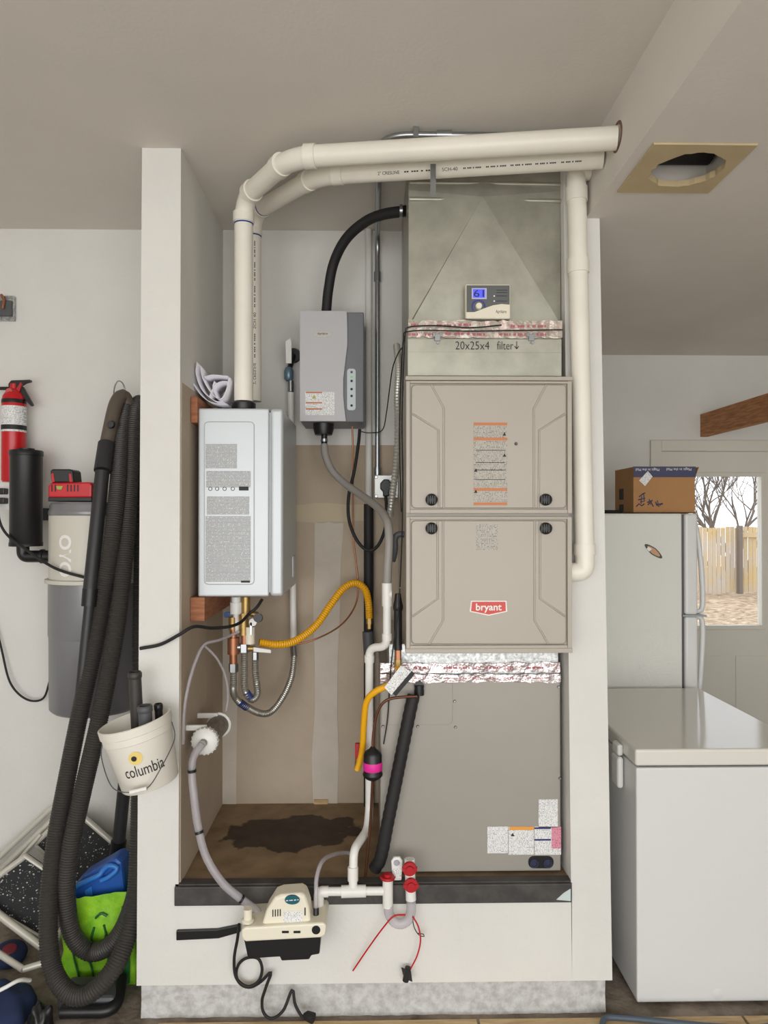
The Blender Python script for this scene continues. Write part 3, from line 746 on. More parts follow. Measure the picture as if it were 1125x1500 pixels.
# ---- disconnect box with twist knob
db = thing('disconnect_box', W(566, 728, 2.88), 'square metal outlet box with black plug below the conduit', 'outlet box')
MB().pbox(549, 583, 697, 729, 2.88, 0.07).build('box_body', M_steel, db, bevel=0.004)
MB().pbox(548.5, 583.5, 696, 729.5, 2.876, 0.005).build('cover_plate', mat('cover_white', rgb(214, 214, 210), 0.35, 0.3), db, bevel=0.004)
MB().pprism([(557, 708), (562, 702), (569, 702), (574, 708), (573, 716), (570, 720), (570, 727), (561, 727), (561, 720), (557, 716)], 2.845, 0.031).build('plug_body', M_black, db, bevel=0.004)
for sx, sy in ((551, 699), (581, 699), (551, 727), (581, 727)): MB().lathe([(0, .004), (.005, .004), (.007, 0)], W(sx, sy, 2.876), (0, -1, 0), 10).build('screw', M_steel, db)
hw = hose('power_cord', PP([(565, 727, 2.855), (566, 745, 2.85), (564, 775, 2.84), (553, 800, 2.83), (538, 806, 2.83), (522, 790, 2.83), (511, 760, 2.83), (511, 725, 2.83), (519, 690, 2.83), (525, 650, 2.85), (527, 629, 2.86)]), 0.0065, M_rubber)
tag(hw, 'black power cord looping from the plug up to the humidifier', 'cord')

# ================================================================== humidifier
UY = 2.73
hu = thing('steam_humidifier', W(487, 620, 2.84), 'grey steam humidifier box with curved dark control side on back wall', 'humidifier')
MB().pbox(440, 533, 457, 618, UY + 0.006, BK - 0.004 - UY - 0.006).build('cabinet', M_humd, hu, bevel=0.004)
MB().pprism([(439, 455), (508, 455), (509, 480), (509, 505), (506, 530), (503, 555), (503, 580), (505, 600), (507, 617), (439, 617)], UY - 0.004, 0.012).build('front_cover', M_hum, hu, bevel=0.002)
bz = MB().pprism([(472 + 14 * math.cos(math.radians(a)), 489.5 + 5 * math.sin(math.radians(a))) for a in range(0, 360, 15)], UY - 0.008, 0.004).build('brand_badge', mat('chrome', rgb(225, 225, 225), 0.15, 0.9), hu)
ptext('Aprilaire', 465, 480, 487, 491, UY - 0.009, M_ink, bz)
cp = MB().pprism(rpoly(508.5, 521, 540, 601, 4), UY + 0.002, 0.004).build('control_strip', mat('strip_grey', rgb(196, 206, 208), 0.4), hu)
for yy in (545, 558, 570, 580, 594): MB().lathe([(0, .002), (.004, .002), (.005, 0)], W(515, yy, UY + 0.002), (0, -1, 0), 12).build('control_button', M_ink if yy != 545 else M_dkgrey, cp)
MB().pbox(513, 517, 551, 553, UY + 0.001, 0.001).build('green_lamp', mat('green_led', rgb(120, 220, 140), 0.4), cp)
lb = label(447, 490, 574, 608, UY - 0.004, M_label, hu, 'warning_label')
for yy in (574, 589, 598): MB().pbox(448, 472, yy, yy + 2, UY - 0.006, 0.001).build('orange_band', M_orange, lb)
MB().pprism([(457, 584), (463, 584), (460, 578)], UY - 0.006, 0.001).build('warning_triangle', mat('triangle_yellow', rgb(190, 170, 60), 0.5), lb)
dc = MB().lathe([(0, 0), (0.034, 0), (0.040, 0.02), (0.041, 0.045), (0, 0.045)], W(474, 637, 2.80), (0, 0, 1), 24).build('drain_cup', M_black, hu)
MB().tube([W(475, 650, 2.80), W(475, 634, 2.80)], 0.012, 14).build('drain_spout', M_black, dc)
MB().tube([W(475, 647, 2.80), W(475, 643, 2.80)], 0.0145, 14).build('hose_clamp', M_steel, dc)
# steam hose to the plenum
pe = Vector((px0 - 0.001, 2.52, WZ(309, 2.52, 590)))
sh = hose('steam_hose', PP([(478, 456, 2.80), (481, 425, 2.79), (489, 385, 2.76), (507, 350, 2.70), (535, 325, 2.63), (562, 314, 2.57)]) + [pe], 0.0195, M_rubber)
tag(sh, 'thick black rubber steam hose arching from humidifier to plenum', 'hose')
hc = MB().tube([pe - Vector((0.022, 0, 0)), pe - Vector((0.012, 0, 0))], 0.0225, 16).build('hose_clamp', M_steel, sh)
dh = hose('drain_hose', PP([(475, 651, 2.80), (477, 668, 2.79), (487, 690, 2.77), (505, 708, 2.72), (530, 726, 2.62), (553, 743, 2.48), (567, 763, 2.37), (570, 790, 2.338), (568, 830, 2.335), (567, 856, 2.34)]), 0.0145, M_grey)
tag(dh, 'grey rubber drain hose sloping from humidifier to white drain pipe', 'hose')
cl = hose('copper_feed_tube', PP([(516, 625, 2.84), (517, 660, 2.85), (517, 730, 2.88), (518, 790, 2.89), (524, 850, 2.88), (521, 885, 2.86), (500, 915, 2.80), (465, 935, 2.74), (430, 944, 2.72), (384, 944, 2.66)]), 0.0034, M_copper, seg=8)
tag(cl, 'thin copper tube dropping from humidifier to the heater valves', 'tube')

# ================================================================== cabling and gas on the left of the furnace
fm = hose('flexible_metal_conduit', PP([(581, 505, 2.72), (584, 540, 2.62), (582, 580, 2.56), (583, 620, 2.54), (582, 660, 2.54), (578, 700, 2.56), (573, 740, 2.60), (572, 755, 2.64)]), 0.0118, mat('bright_flex', rgb(196, 195, 188), 0.35, 0.6), step=0.006, ridge=0.16)
tag(fm, 'ribbed flexible metal conduit hanging beside the left edge of furnace', 'conduit')
fe2 = thing('conduit_elbow', W(585, 800, 2.38), 'dark ribbed conduit elbow entering the lower left furnace side', 'conduit')
MB().tube(catmull([(WX(596, FY) - 0.001, 2.37, WZ(783, 2.37)), (0.088, 2.37, WZ(783, 2.37)), (0.078, 2.37, WZ(790, 2.37)), (0.078, 2.37, WZ(806, 2.37)), (0.070, 2.38, WZ(822, 2.37))], 0.006), 0.0105, 12).build('elbow_tube', M_dkgrey, fe2)
for i, pth in enumerate(([(735, 476, 2.258), (690, 480, 2.258), (640, 477, 2.258), (600, 479, 2.258), (594, 488, 2.262), (591, 540, 2.30), (589, 620, 2.32), (590, 700, 2.33), (589, 780, 2.33), (586, 860, 2.31)],
                         [(824, 483, 2.250), (760, 484, 2.250), (690, 485, 2.250), (602, 485, 2.250), (591, 500, 2.29), (587, 560, 2.37), (585, 640, 2.40), (587, 720, 2.39), (588, 750, 2.38)],
                         [(590, 508, 2.262), (583, 518, 2.36), (575, 540, 2.50), (570, 575, 2.66), (566, 605, 2.82), (560, 630, 2.89), (541, 634, 2.89), (528, 632, 2.89)],
                         [(586, 862, 2.306), (583, 900, 2.305), (577, 940, 2.31), (572, 985, 2.335), (568, 1050, 2.345), (562, 1090, 2.345)])):
    w = hose('control_wire', PP(pth), 0.0022, M_rubber, seg=6)
    tag(w, ['thin dark control wire crossing foil tape and running down furnace edge', 'thin dark control wire reaching the right end of the foil tape', 'thin dark wire drooping from foil tape toward the humidifier', 'thin dark wire hanging from furnace bottom past the yellow gas hose'][i], 'wire')
PXg = WX(587, 2.34)
gp = thing('gas_pipe', W(587, 960, 2.34), 'short black iron gas pipe beside the lower left furnace door', 'pipe')
MB().tube([(0.087, 2.34, WZ(952, 2.34)), (0.087, 2.34, WZ(893, 2.34))], 0.0135, 16).build('pipe_run', M_black, gp)
MB().lathe([(0.0145, 0), (0.0165, 0.004), (0.0165, 0.016), (0.0125, 0.032), (0.010, 0.055), (0, 0.055)], (0.087, 2.34, WZ(894, 2.34)), (0, 0, 1), 16).build('pipe_elbow', M_black, gp)
MB().tube([(0.087, 2.34, WZ(966, 2.34)), (0.087, 2.34, WZ(952, 2.34))], 0.011, 6).build('brass_nut', M_copper, gp)
MB().tube([(0.087, 2.34, WZ(978, 2.34)), (0.087, 2.34, WZ(966, 2.34))], 0.0125, 6).build('brass_nut', M_brass, gp)
y2 = thing('gas_hose', W(540, 1128, 2.33), 'yellow flexible gas hose with paper tag below the furnace gas pipe', 'hose', 'yellow gas hoses')
MB().tube(catmull([(0.087, 2.34, WZ(977, 2.34))] + PP([(584, 990, 2.30), (571, 1003, 2.29), (550, 1013, 2.30), (537, 1028, 2.32), (533, 1060, 2.35), (531, 1095, 2.38), (527, 1115, 2.388), (523, 1128, 2.39)]), 0.01), 0.0105, 12).build('hose_run', M_yel, y2)
MB().pprism([(587, 975), (607, 987), (595, 1002), (573, 1018), (563, 1007)], 2.272, 0.001).build('paper_tag', M_label, y2)
MB().pprism([(603, 983), (608, 987), (580, 1020), (575, 1016)], 2.270, 0.001).build('tag_band', M_ink, y2)
rvv = thing('gas_valve', W(524, 1115, 2.42), 'small red valve handle behind the end of yellow gas hose', 'valve')
MB().pbox(520, 527, 1090, 1112, 2.41, 0.02).build('lever', M_red, rvv, bevel=0.003); MB().tube([W(524, 1110, 2.42), W(523, 1128, 2.42)], 0.009, 8).build('valve_body', M_brass, rvv)
y1 = thing('gas_hose', W(540, 908, 2.85), 'ribbed yellow gas hose arching from water heater to sleeved line', 'hose', 'yellow gas hoses')
ypts = catmull(PP([(380, 941, 2.64), (405, 944, 2.66), (432, 939, 2.70), (462, 917, 2.76), (485, 885, 2.80), (503, 862, 2.83), (521, 854, 2.85), (535, 864, 2.86), (540, 885, 2.86), (541, 905, 2.87)]), 0.0045)
MB().tube(ypts, [0.0152 if i % 2 else 0.0128 for i in range(len(ypts))], 12).build('hose_run', M_yel, y1)
MB().tube([W(541, 903, 2.87), W(541, 914, 2.87)], 0.0125, 6).build('brass_nut', M_brass, y1)
MB().tube([W(541, 914, 2.87), W(541, 921, 2.87)], 0.0095, 6).build('brass_nut', M_brass, y1)

# ---- white drain pipe (tee, offset, down to the trap and pump)
dr = thing('drain_pipe', W(541, 1190, 2.47), 'white plastic condensate drain pipe with tee, offset and trap branch', 'pipe')
rd = 0.0138
MB().tube(fillet(PP([(567, 856, 2.34), (567, 947, 2.34), (541, 949, 2.38), (541, 1185, 2.45), (538, 1216, 2.40), (518, 1245, 2.28), (517, 1306, 2.262)]), 0.03, 6), rd, 16).build('pipe_run', M_pvcw, dr)
TZ = WZ(1305, 2.262)
MB().tube([W(567, 854, 2.34), W(567, 888, 2.34)], 0.0172, 16).build('tee_fitting', M_pvcw, dr)
MB().tube([W(567, 870, 2.34), (0.066, 2.34, WZ(870, 2.34))], 0.0155, 16).build('tee_branch', M_pvcw, dr)
for a, b in (((567, 928, 2.34), (567, 938, 2.34)), ((541, 960, 2.383), (541, 970, 2.386)), ((517, 1270, 2.27), (517, 1290, 2.265))):
    MB().tube([W(*a), W(*b)], 0.0168, 16).build('coupling', M_pvcw, dr)
MB().tube([W(462, 1306, 2.262), W(562, 1305, 2.262)], rd * 0.95, 16).build('cross_pipe', M_pvcw, dr)
MB().tube([W(500, 1306, 2.262), W(536, 1305, 2.262)], 0.0185, 16).build('tee_fitting', M_pvcw, dr)
MB().tube(fillet([W(481, 1306, 2.262), W(467, 1306, 2.262), W(467, 1338, 2.262)], 0.02), 0.0165, 16).build('elbow_fitting', M_pvcw, dr)
MB().tube([W(568, 1288, 2.262), W(568, 1328, 2.262)], 0.0165, 16).build('trap_inlet', M_pvcw, dr)
tz = PP([(569, 1326, 2.262), (570, 1338, 2.26), (577, 1350, 2.258), (588, 1353, 2.256), (598, 1347, 2.256), (602, 1335, 2.258), (602, 1314, 2.26)])
MB().tube(catmull(tz, 0.008), 0.0155, 14).build('clear_trap', M_tube, dr)
MB().tube([W(602, 1318, 2.26), W(600, 1258, 2.27)], 0.0165, 16).build('trap_outlet', M_pvcw, dr)
def cap(p, ax, parent):
    c = MB().lathe([(0, 0.016), (0.012, 0.016), (0.012, 0.008), (0.0215, 0.008), (0.0225, 0), (0, 0)], p, ax, 18).build('red_cap', M_red, parent)
    MB().box(p[0] - 0.024, p[0] + 0.024, p[1] - 0.004 - (0.007 if ax[2] == 0 else 0), p[1] + 0.002, p[2] + (0.002 if ax[2] else -0.005), p[2] + (0.007 if ax[2] else 0.005)).build('cap_tab', M_red, c)
cap(W(568, 1287, 2.262), (0, 0, 1), dr); cap(W(600, 1272, 2.25), (0, -1, 0), dr); cap(W(602, 1296, 2.245), (0, -1, 0), dr)
ft = thing('float_switch', W(580, 1290, 2.29), 'small clear tagged float switch standing between the red drain caps', 'switch')
MB().pprism([(573, 1262), (577, 1256), (586, 1256), (590, 1262), (588, 1290), (575, 1290)], 2.284, 0.012).build('switch_body', M_white, ft, bevel=0.003)
MB().pbox(575, 588, 1272, 1288, 2.282, 0.002).build('switch_label', M_label, ft)
MB().lathe([(0, 0.004), (.008, .004), (.010, 0)], W(581, 1264, 2.284), (0, -1, 0), 12).build('switch_lens', mat('lens_grey', rgb(170, 170, 176), 0.3), ft)
rw = thing('red_wires', W(590, 1350, 2.25), 'pair of red wires looped over the clear drain trap', 'wire')
MB().tube(catmull(PP([(517, 1422, 2.285), (540, 1388, 2.27), (562, 1358, 2.245), (577, 1342, 2.235), (594, 1340, 2.235)]), 0.01), 0.0026, 6).build('wire_strand', M_redp, rw)
MB().tube(catmull(PP([(605, 1343, 2.24), (613, 1358, 2.25), (616, 1378, 2.26), (611, 1400, 2.27), (601, 1420, 2.275)]), 0.01), 0.0026, 6).build('wire_strand', M_redp, rw)
tw = MB()
for k in range(7): tw.tube([W(588 + k * .6, 1418 + k * 2.2, 2.27), W(602 + k * .3, 1424 + k * 2.2, 2.268)], 0.0022, 6)
tw.tube([W(598, 1417, 2.275), W(594, 1437, 2.275)], 0.010, 8)
tw.build('coiled_end', M_rubber, rw)
tz2 = hose('cable_tie', PP([(604, 1340, 2.262), (606, 1356, 2.26), (612, 1368, 2.262), (620, 1372, 2.265), (622, 1369, 2.27), (612, 1367, 2.28)]), 0.0015, M_rubber, seg=6); tag(tz2, 'thin black loose tie dangling below the clear drain trap', 'tie')

# ---- refrigerant lines at the coil cabinet
rl = thing('refrigerant_line', W(552, 1275, 2.33), 'thick black insulated refrigerant line crossing the coil cabinet front', 'pipe')
rp = catmull(PP([(606, 1018, 2.335), (600, 1045, 2.325), (592, 1085, 2.32), (580, 1145, 2.32), (568, 1205, 2.32), (558, 1255, 2.325), (549, 1272, 2.34)]), 0.009)
MB().tube(rp, [0.0215 if i % 3 else 0.0200 for i in range(len(rp))], 16).build('foam_sleeve', M_rubber, rl)
MB().tube(PP([(614, 1003, 2.345), (614, 1018, 2.345)]), 0.0165, 16).build('end_wrap', M_black, rl)
MB().tube([W(614, 1006, 2.338), W(614, 1006, 2.362)], 0.017, 16).build('end_wrap', M_black, rl)
li = thing('liquid_line', W(549, 1240, 2.37), 'thin copper line with black filter drier wearing a magenta label', 'pipe')
MB().tube(catmull(PP([(611, 1020, 2.303), (580, 1022, 2.303), (563, 1028, 2.305), (552, 1046, 2.31), (547, 1075, 2.315), (546, 1096, 2.315)]), 0.01), 0.0046, 10).build('copper_line', M_cu_d, li)
MB().tube(PP([(546, 1138, 2.315), (543, 1200, 2.33), (535, 1286, 2.338)]), 0.0046, 10).build('copper_line', M_cu_d, li)
fd = MB().lathe([(0.006, 0), (0.022, 0.008), (0.032, 0.018), (0.033, 0.024), (0.030, 0.028), (0.030, 0.085), (0.026, 0.095), (0.012, 0.104), (0.006, 0.112)], W(546, 1144, 2.315), (0, 0, 1), 24).build('filter_drier', M_black, li)
MB().lathe([(0.0303, 0.036), (0.0308, 0.037), (0.0308, 0.062), (0.0303, 0.063)], W(546, 1144, 2.315), (0, 0, 1), 24).build('magenta_label', M_mag, fd)

# ================================================================== tankless water heater
TY = 2.43
th = thing('water_heater', W(350, 874, 2.6), 'silver tankless water heater mounted sideways on the left alcove wall', 'water heater')
hx0, hx1 = WX(290, TY), WX(412, TY); hz0, hz1 = WZ(874, TY, 350), WZ(598, TY, 350)
MB().box(hx0, WX(393.8, TY), TY, 2.86, hz0, hz1).build('case', M_silver, th, bevel=0.006, bseg=3)
MB().box(WX(395.4, TY), hx1 + 0.006, TY, 2.862, hz0, hz1).build('front_cover', M_silver, th, bevel=0.012, bseg=4)
MB().box(WX(393, TY), WX(396.2, TY), TY + 0.014, 2.85, hz0 + 0.012, hz1 - 0.012).build('cover_flange', M_silver, th)
pan = MB().pprism(rpoly(299.5, 372, 618, 856, 6), TY - 0.003, 0.003).build('side_panel', M_silver, th, bevel=0.002)
loop_tube(rrect(299.5, 372, 618, 856, TY - 0.002, 6), 0.0016).build('panel_bead', M_silver, pan)
for a, b, c, dd_ in ((301, 347, 650, 686), (302, 367, 690, 714), (303, 365, 727, 754), (301, 367, 756, 852)):
    MB().pbox(a, b, c, dd_, TY - 0.0042, 0.0012).build('printed_label', M_labelh, pan)
icons = MB()
for qx in (308, 318, 329, 341): icons.tube([W(qx + 2.6 * math.cos(k * math.pi / 5), 716 + 2.6 * math.sin(k * math.pi / 5), TY - 0.004) for k in range(11)], 0.0009, 4, cap=False)
icons.build('approval_marks', M_ink, pan); MB().pbox(350, 364, 712.5, 718.5, TY - 0.0045, 0.001).build('approval_marks', M_ink, pan)
MB().pbox(353, 366, 850.5, 853.5, TY - 0.0048, 0.0006).build('barcode', M_ink, pan)
MB().lathe([(0.040, 0), (0.042, 0.004), (0.042, 0.026), (0.035, 0.028), (0.033, 0.03)], (A0.x, A0.y, hz1), (0, 0, 1), 24).build('vent_collar', M_black, th)
MB().lathe([(0.038, 0), (0.040, 0.004), (0.040, 0.024), (0.033, 0.026)], (B0.x, B0.y, hz1), (0, 0, 1), 24).build('vent_collar', M_black, th)
MB().box(hx1 - 0.005, hx1 + 0.010, 2.72, 2.80, WZ(846, 2.7), WZ(815, 2.7)).build('cover_recess', M_silver, th, bevel=0.002)
# wooden blocks and cleat
for i, (a, b, c, e) in enumerate(((270, 291, 581, 619), (267, 300, 873, 910))):
    z1, z0 = WZ(c, 2.42, 280), WZ(e, 2.42, 280)
    xb2 = hx0 - 0.0005 if i == 0 else WX(b, 2.42)
    o = MB().box(r0 + 0.005, xb2, 2.42, 2.86, z0, z1 if i == 0 else hz0 - 0.001).build('wood_block', M_wood, bevel=0.002)
    tag(o, ['reddish wooden block behind the top edge of the water heater', 'reddish wooden block under the bottom edge of the water heater'][i], 'wood block', 'mounting blocks')
# rolled manuals on the heater
mn = thing('manual_booklet', W(320, 590, 2.5), 'curled paper manual booklets tucked on top of the water heater', 'booklet')
def sheet(pp, y0, y1, m, nm):
    path = catmull([W(a, b, 2.5) for a, b in pp], 0.006); vs = []; fs = []
    for p in path: vs += [(p.x, y0, p.z), (p.x, y1, p.z)]
    for i in range(len(path) - 1): fs.append((2 * i, 2 * i + 1, 2 * i + 3, 2 * i + 2))
    o = MB().add(vs, fs, True).build(nm, m, mn, auto=False); s = o.modifiers.new('t', 'SOLIDIFY'); s.thickness = 0.002
sheet([(277, 528), (280, 550), (290, 572), (305, 588), (322, 594), (335, 594)], 2.47, 2.66, M_paper, 'cover_page')
sheet([(292, 534), (291, 552), (300, 575), (318, 590), (330, 591)], 2.46, 2.62, M_paper, 'page')
sheet([(298, 540), (302, 560), (316, 582), (328, 588), (336, 575), (340, 556)], 2.45, 2.60, M_paper, 'page')
sheet([(303, 556), (315, 553), (330, 554), (340, 557), (337, 575), (330, 588), (322, 586), (316, 572), (318, 562)], 2.45, 2.60, M_paper, 'page')
sheet([(310, 585), (318, 568), (328, 562), (338, 562)], 2.455, 2.6, M_paper, 'page')

# ---- valve cluster below the heater
vk = thing('valve_set', W(352, 940, 2.6), 'cluster of brass and copper service valves hanging below the water heater', 'valves')
yv = 2.60
def vt(pp, r, m, nm, seg=14): return MB().tube(PP([(a, b, yv) for a, b in pp]), r * 1.25, seg).build(nm, m, vk)
vt([(346, 874), (346, 884)], 0.014, M_white, 'plastic_nut'); vt([(346, 882), (346, 899)], 0.0185, M_white, 'union_nut', 10); vt([(346, 899), (346, 925)], 0.009, M_white, 'pipe_stub')
vt([(341, 904), (341, 922)], 0.0125, M_brass, 'valve_body'); vt([(342, 920), (342, 936)], 0.011, M_copper, 'copper_stub'); vt([(342, 934), (342, 958)], 0.0175, M_copper, 'copper_tee'); vt([(342, 956), (342, 976)], 0.0115, M_copper, 'copper_stub'); vt([(342, 972), (342, 984)], 0.014, M_steel, 'hex_nut', 6)
vt([(342, 948), (353, 948)], 0.011, M_steel, 'side_outlet')
vt([(360, 874), (360, 901)], 0.0135, M_brass, 'valve_body'); vt([(357, 898), (357, 930)], 0.0145, M_brass, 'valve_body'); vt([(358, 928), (358, 946)], 0.0095, M_copper, 'copper_stub'); vt([(358, 943), (358, 955)], 0.0155, M_steel, 'hex_nut', 6)
vt([(366, 898), (378, 901)], 0.009, M_brass, 'relief_arm'); MB().lathe([(0, 0), (0.016, 0), (0.016, 0.024), (0, 0.024)], W(379, 905, yv - 0.01), (0, -1, 0.15), 16).build('black_cap', M_black, vk)
vt([(366, 918), (366, 943)], 0.0145, M_cream, 'relief_valve'); MB().lathe([(0, 0), (0.012, 0), (0.014, 0.01), (0, 0.012)], W(371, 911, yv - 0.02), (0, -1, 0), 14).build('valve_tag', M_white, vk)
MB().pbox(366, 369, 912, 930, yv - 0.03, 0.004).build('valve_lever', M_steel, vk)
MB().pprism([(371, 948), (397, 952), (397, 957), (371, 955)], yv - 0.03, 0.006).build('white_lever', M_white, vk, bevel=0.002)
vt([(362, 950), (374, 950)], 0.008, M_brass, 'side_outlet'); vt([(374, 955), (374, 966)], 0.0095, M_steel, 'hex_nut', 6)
MB().lathe([(0, 0), (0.010, 0), (0.011, 0.014), (0, 0.016)], W(335, 900, yv - 0.005), (-0.6, -0.8, 0), 12).build('blue_handle', mat('valve_blue', rgb(88, 110, 160), 0.4), vk)
def braid(name, pp, r, lab_):
    path = catmull(PP(pp), 0.004)
    o = thing(name, W(*pp[0]), lab_, 'hose', 'braided water hoses')
    MB().tube(path, [r * (1.08 if i % 2 else 0.92) for i in range(len(path))], 12).build('hose_run', M_dsteel, o)
    return o, path
h1, pth = braid('braided_hose', [(342, 984, 2.60), (342, 1000, 2.60), (342, 1014, 2.60), (348, 1026, 2.62), (362, 1036, 2.65), (382, 1045, 2.70), (398, 1042, 2.74), (415, 1020, 2.79), (427, 992, 2.84), (431, 962, 2.88)], 0.0125, 'long steel braided water hose looping to the white wall pipe')
MB().tube(PP([(350, 1028, 2.625), (361, 1036, 2.65)]), 0.0142, 14).build('blue_band', mat('hose_blue', rgb(44, 58, 110), 0.5), h1)
h2, pth = braid('braided_hose', [(358, 955, 2.60), (358, 985, 2.60), (358, 1005, 2.60), (362, 1018, 2.60), (370, 1025, 2.61), (377, 1016, 2.62), (376, 1000, 2.62), (374, 985, 2.62), (374, 964, 2.62)], 0.0125, 'short steel braided water hose bent in tight loop under heater')
MB().tube(PP([(360.5, 1014, 2.60), (367, 1023, 2.605)]), 0.0142, 14).build('blue_band', MATS['hose_blue'], h2)
wp2 = thing('water_pipe', W(430, 945, 2.90), 'white water pipe with metal end nut rising behind the water heater', 'pipe')
MB().tube([W(430, 948, 2.90), W(426, 575, 2.90)], 0.0135, 16).build('pipe_run', M_pvcw, wp2)
MB().tube([W(431, 962, 2.88), W(430, 946, 2.90)], 0.0145, 8).build('end_nut', M_steel, wp2)
gv = thing('shutoff_valve', W(425, 560, 2.90), 'blue and steel shutoff valve with white tag above the white water pipe', 'valve')
MB().tube([W(426, 574, 2.90), W(426, 558, 2.90)], 0.013, 8).build('valve_nut', M_steel, gv)
MB().lathe([(0.012, 0), (0.019, 0.008), (0.020, 0.04), (0.013, 0.055), (0, 0.055)], W(423, 558, 2.90), (0, 0, 1), 16).build('valve_body', mat('valve_bluegrey', rgb(112, 138, 152), 0.35, 0.4), gv)
MB().pprism([(418, 500), (425, 495), (427, 500), (427, 532), (419, 532)], 2.835, 0.006).build('tag_lever', M_white, gv, bevel=0.001)
MB().lathe([(0, 0), (0.032, 0), (0.028, 0.012), (0, 0.012)], W(430, 521, 2.95), (0, -1, 0), 20).build('wall_flange', M_black, gv)
MB().tube([W(430, 521, 2.945), W(424, 540, 2.90)], 0.011, 10).build('valve_inlet', M_black, gv)
# ---- heater power cord to the left and clear tubing on the alcove side
pc = hose('heater_cord', PP([(384, 878, 2.58), (376, 890, 2.56), (364, 900, 2.55), (352, 912, 2.50), (335, 918, 2.44), (310, 920, 2.38), (284, 918, 2.30), (262, 930, 2.272), (235, 944, 2.285), (205, 950, 2.285)]), 0.0055, M_rubber); tag(pc, 'black cord leading from water heater across the white post', 'cord')
ct = thing('clear_tubing', W(270, 1000, 2.4), 'thin clear tubing looped from heater valves down the alcove side', 'tube')
MB().tube(catmull(PP([(350, 925, 2.56), (340, 930, 2.54), (320, 938, 2.47), (300, 944, 2.42), (288, 965, 2.38), (277, 1000, 2.34), (270, 1040, 2.32), (268, 1090, 2.31)]), 0.01), 0.0055, 10).build('tube_run', M_tube, ct)
MB().tube(catmull(PP([(300, 946, 2.42), (318, 965, 2.46), (330, 990, 2.50), (334, 1018, 2.52), (331, 1042, 2.52)]), 0.01), 0.0045, 10).build('tube_run', M_tube, ct)
# ---- condensate neutralizer with clear hose to the pump
nu = thing('neutralizer_cartridge', W(310, 1075, 2.4), 'translucent neutralizer cartridge with white ribbed end cap on alcove side', 'cartridge')
n0, n1 = W(298, 1088, 2.33), W(322, 1060, 2.56)
nd = (n1 - n0).normalized(); nl = (n1 - n0).length
MB().tube([n0 + nd * 0.03, n1], 0.036, 24).build('cartridge_body', mat('media_grey', rgb(140, 132, 120), 0.5, col2=rgb(104, 96, 86), vscale=60), nu)
MB().lathe([(0.010, 0), (0.020, 0.001), (0.040, 0.008), (0.043, 0.012), (0.043, 0.034), (0.038, 0.040)], n0, nd, 24).build('end_cap', M_white, nu)
for k in range(20):
    a = 2 * math.pi * k / 20; e1 = nd.cross(Vector((0, 0, 1))).normalized(); e2 = nd.cross(e1); q = (e1 * math.cos(a) + e2 * math.sin(a)) * 0.0435
    MB().tube([n0 + nd * 0.013 + q, n0 + nd * 0.033 + q], 0.0022, 5).build('cap_rib', M_white, nu)
MB().lathe([(0.036, 0), (0.044, 0.001), (0.044, 0.01), (0.036, 0.011)], n1 - nd * 0.02, nd, 24).build('rear_ring', M_white, nu)
for p_ in (n0 + nd * 0.045, n1 - nd * 0.03):
    MB().box(r0 + 0.004, p_.x + 0.0, p_.y - 0.006, p_.y + 0.006, p_.z + 0.028, p_.z + 0.046).build('wall_bracket', M_white, nu, bevel=0.002)
MB().tube([n0 - nd * 0.02, n0 + nd * 0.006], 0.013, 14).build('outlet_barb', M_grey, nu)
vh = thing('vinyl_hose', W(290, 1130, 2.3), 'clear vinyl hose running from the neutralizer down into the pump', 'hose')
MB().tube(catmull([n0 - nd * 0.018] + PP([(284, 1108, 2.29), (281, 1130, 2.28), (284, 1165, 2.265), (290, 1210, 2.255), (302, 1255, 2.245), (325, 1292, 2.235), (352, 1316, 2.238), (372, 1331, 2.245), (385, 1344, 2.245)]), 0.012), 0.0125, 14).build('hose_run', M_tube, vh)
for a, b in (((281, 1127, 2.28), (281.3, 1131, 2.28)), ((291, 1217, 2.254), (292, 1221, 2.253)), ((352, 1316, 2.238), (355, 1318, 2.239))): MB().tube([W(*a), W(*b)], 0.0142, 12).build('black_tie', M_black, vh)
# ---- condensate pump on the skirt
cpn = thing('condensate_pump', W(416, 1408, 2.23), 'cream condensate pump with black tank hung on the white skirt', 'pump')
GY = 2.165
MB().pprism([(357, 1376), (470, 1370), (468, 1398), (456, 1400), (453, 1406), (412, 1408), (410, 1402), (363, 1405)], GY, FR - GY - 0.001).build('tank', M_black, cpn, bevel=0.004)
MB().pprism([(353, 1364), (358, 1359), (474, 1352), (478, 1356), (477, 1370), (470, 1374), (360, 1380), (354, 1376)], GY - 0.008, FR - GY + 0.004).build('deck', M_cream, cpn, bevel=0.006)
mh = MB().pprism([(379, 1368), (390, 1334), (402, 1315), (412, 1311), (440, 1309), (447, 1312), (453, 1330), (457, 1364)], GY + 0.008, 0.07).build('motor_cover', M_cream, cpn, bevel=0.010, bseg=3)
MB().pprism([(428 + 11 * math.cos(math.radians(a)), 1318.5 + 6.5 * math.sin(math.radians(a))) for a in range(0, 360, 15)], GY + 0.004, 0.006).build('brand_badge', M_teal, mh)
ptext('-- --- -- -', 419, 437, 1318, 1319.5, GY + 0.0035, M_winkp, mh, tilt=4)
for k in range(4): MB().pbox(399 + k * 3.6, 400.4 + k * 3.6, 1333 - k * .3, 1343 - k * .3, GY + 0.006, 0.004).build('vent_slot', M_black, mh)
MB().pbox(446, 447.6, 1330, 1341, GY + 0.006, 0.004).build('vent_slot', M_black, mh)
label(415, 443, 1335, 1360, GY + 0.008, M_label, mh, 'rating_label', 0.0015)
for qx in (413, 430): MB().pbox(qx, qx + 10, 1364, 1367, GY - 0.010, 0.004).build('deck_slot', M_black, cpn)
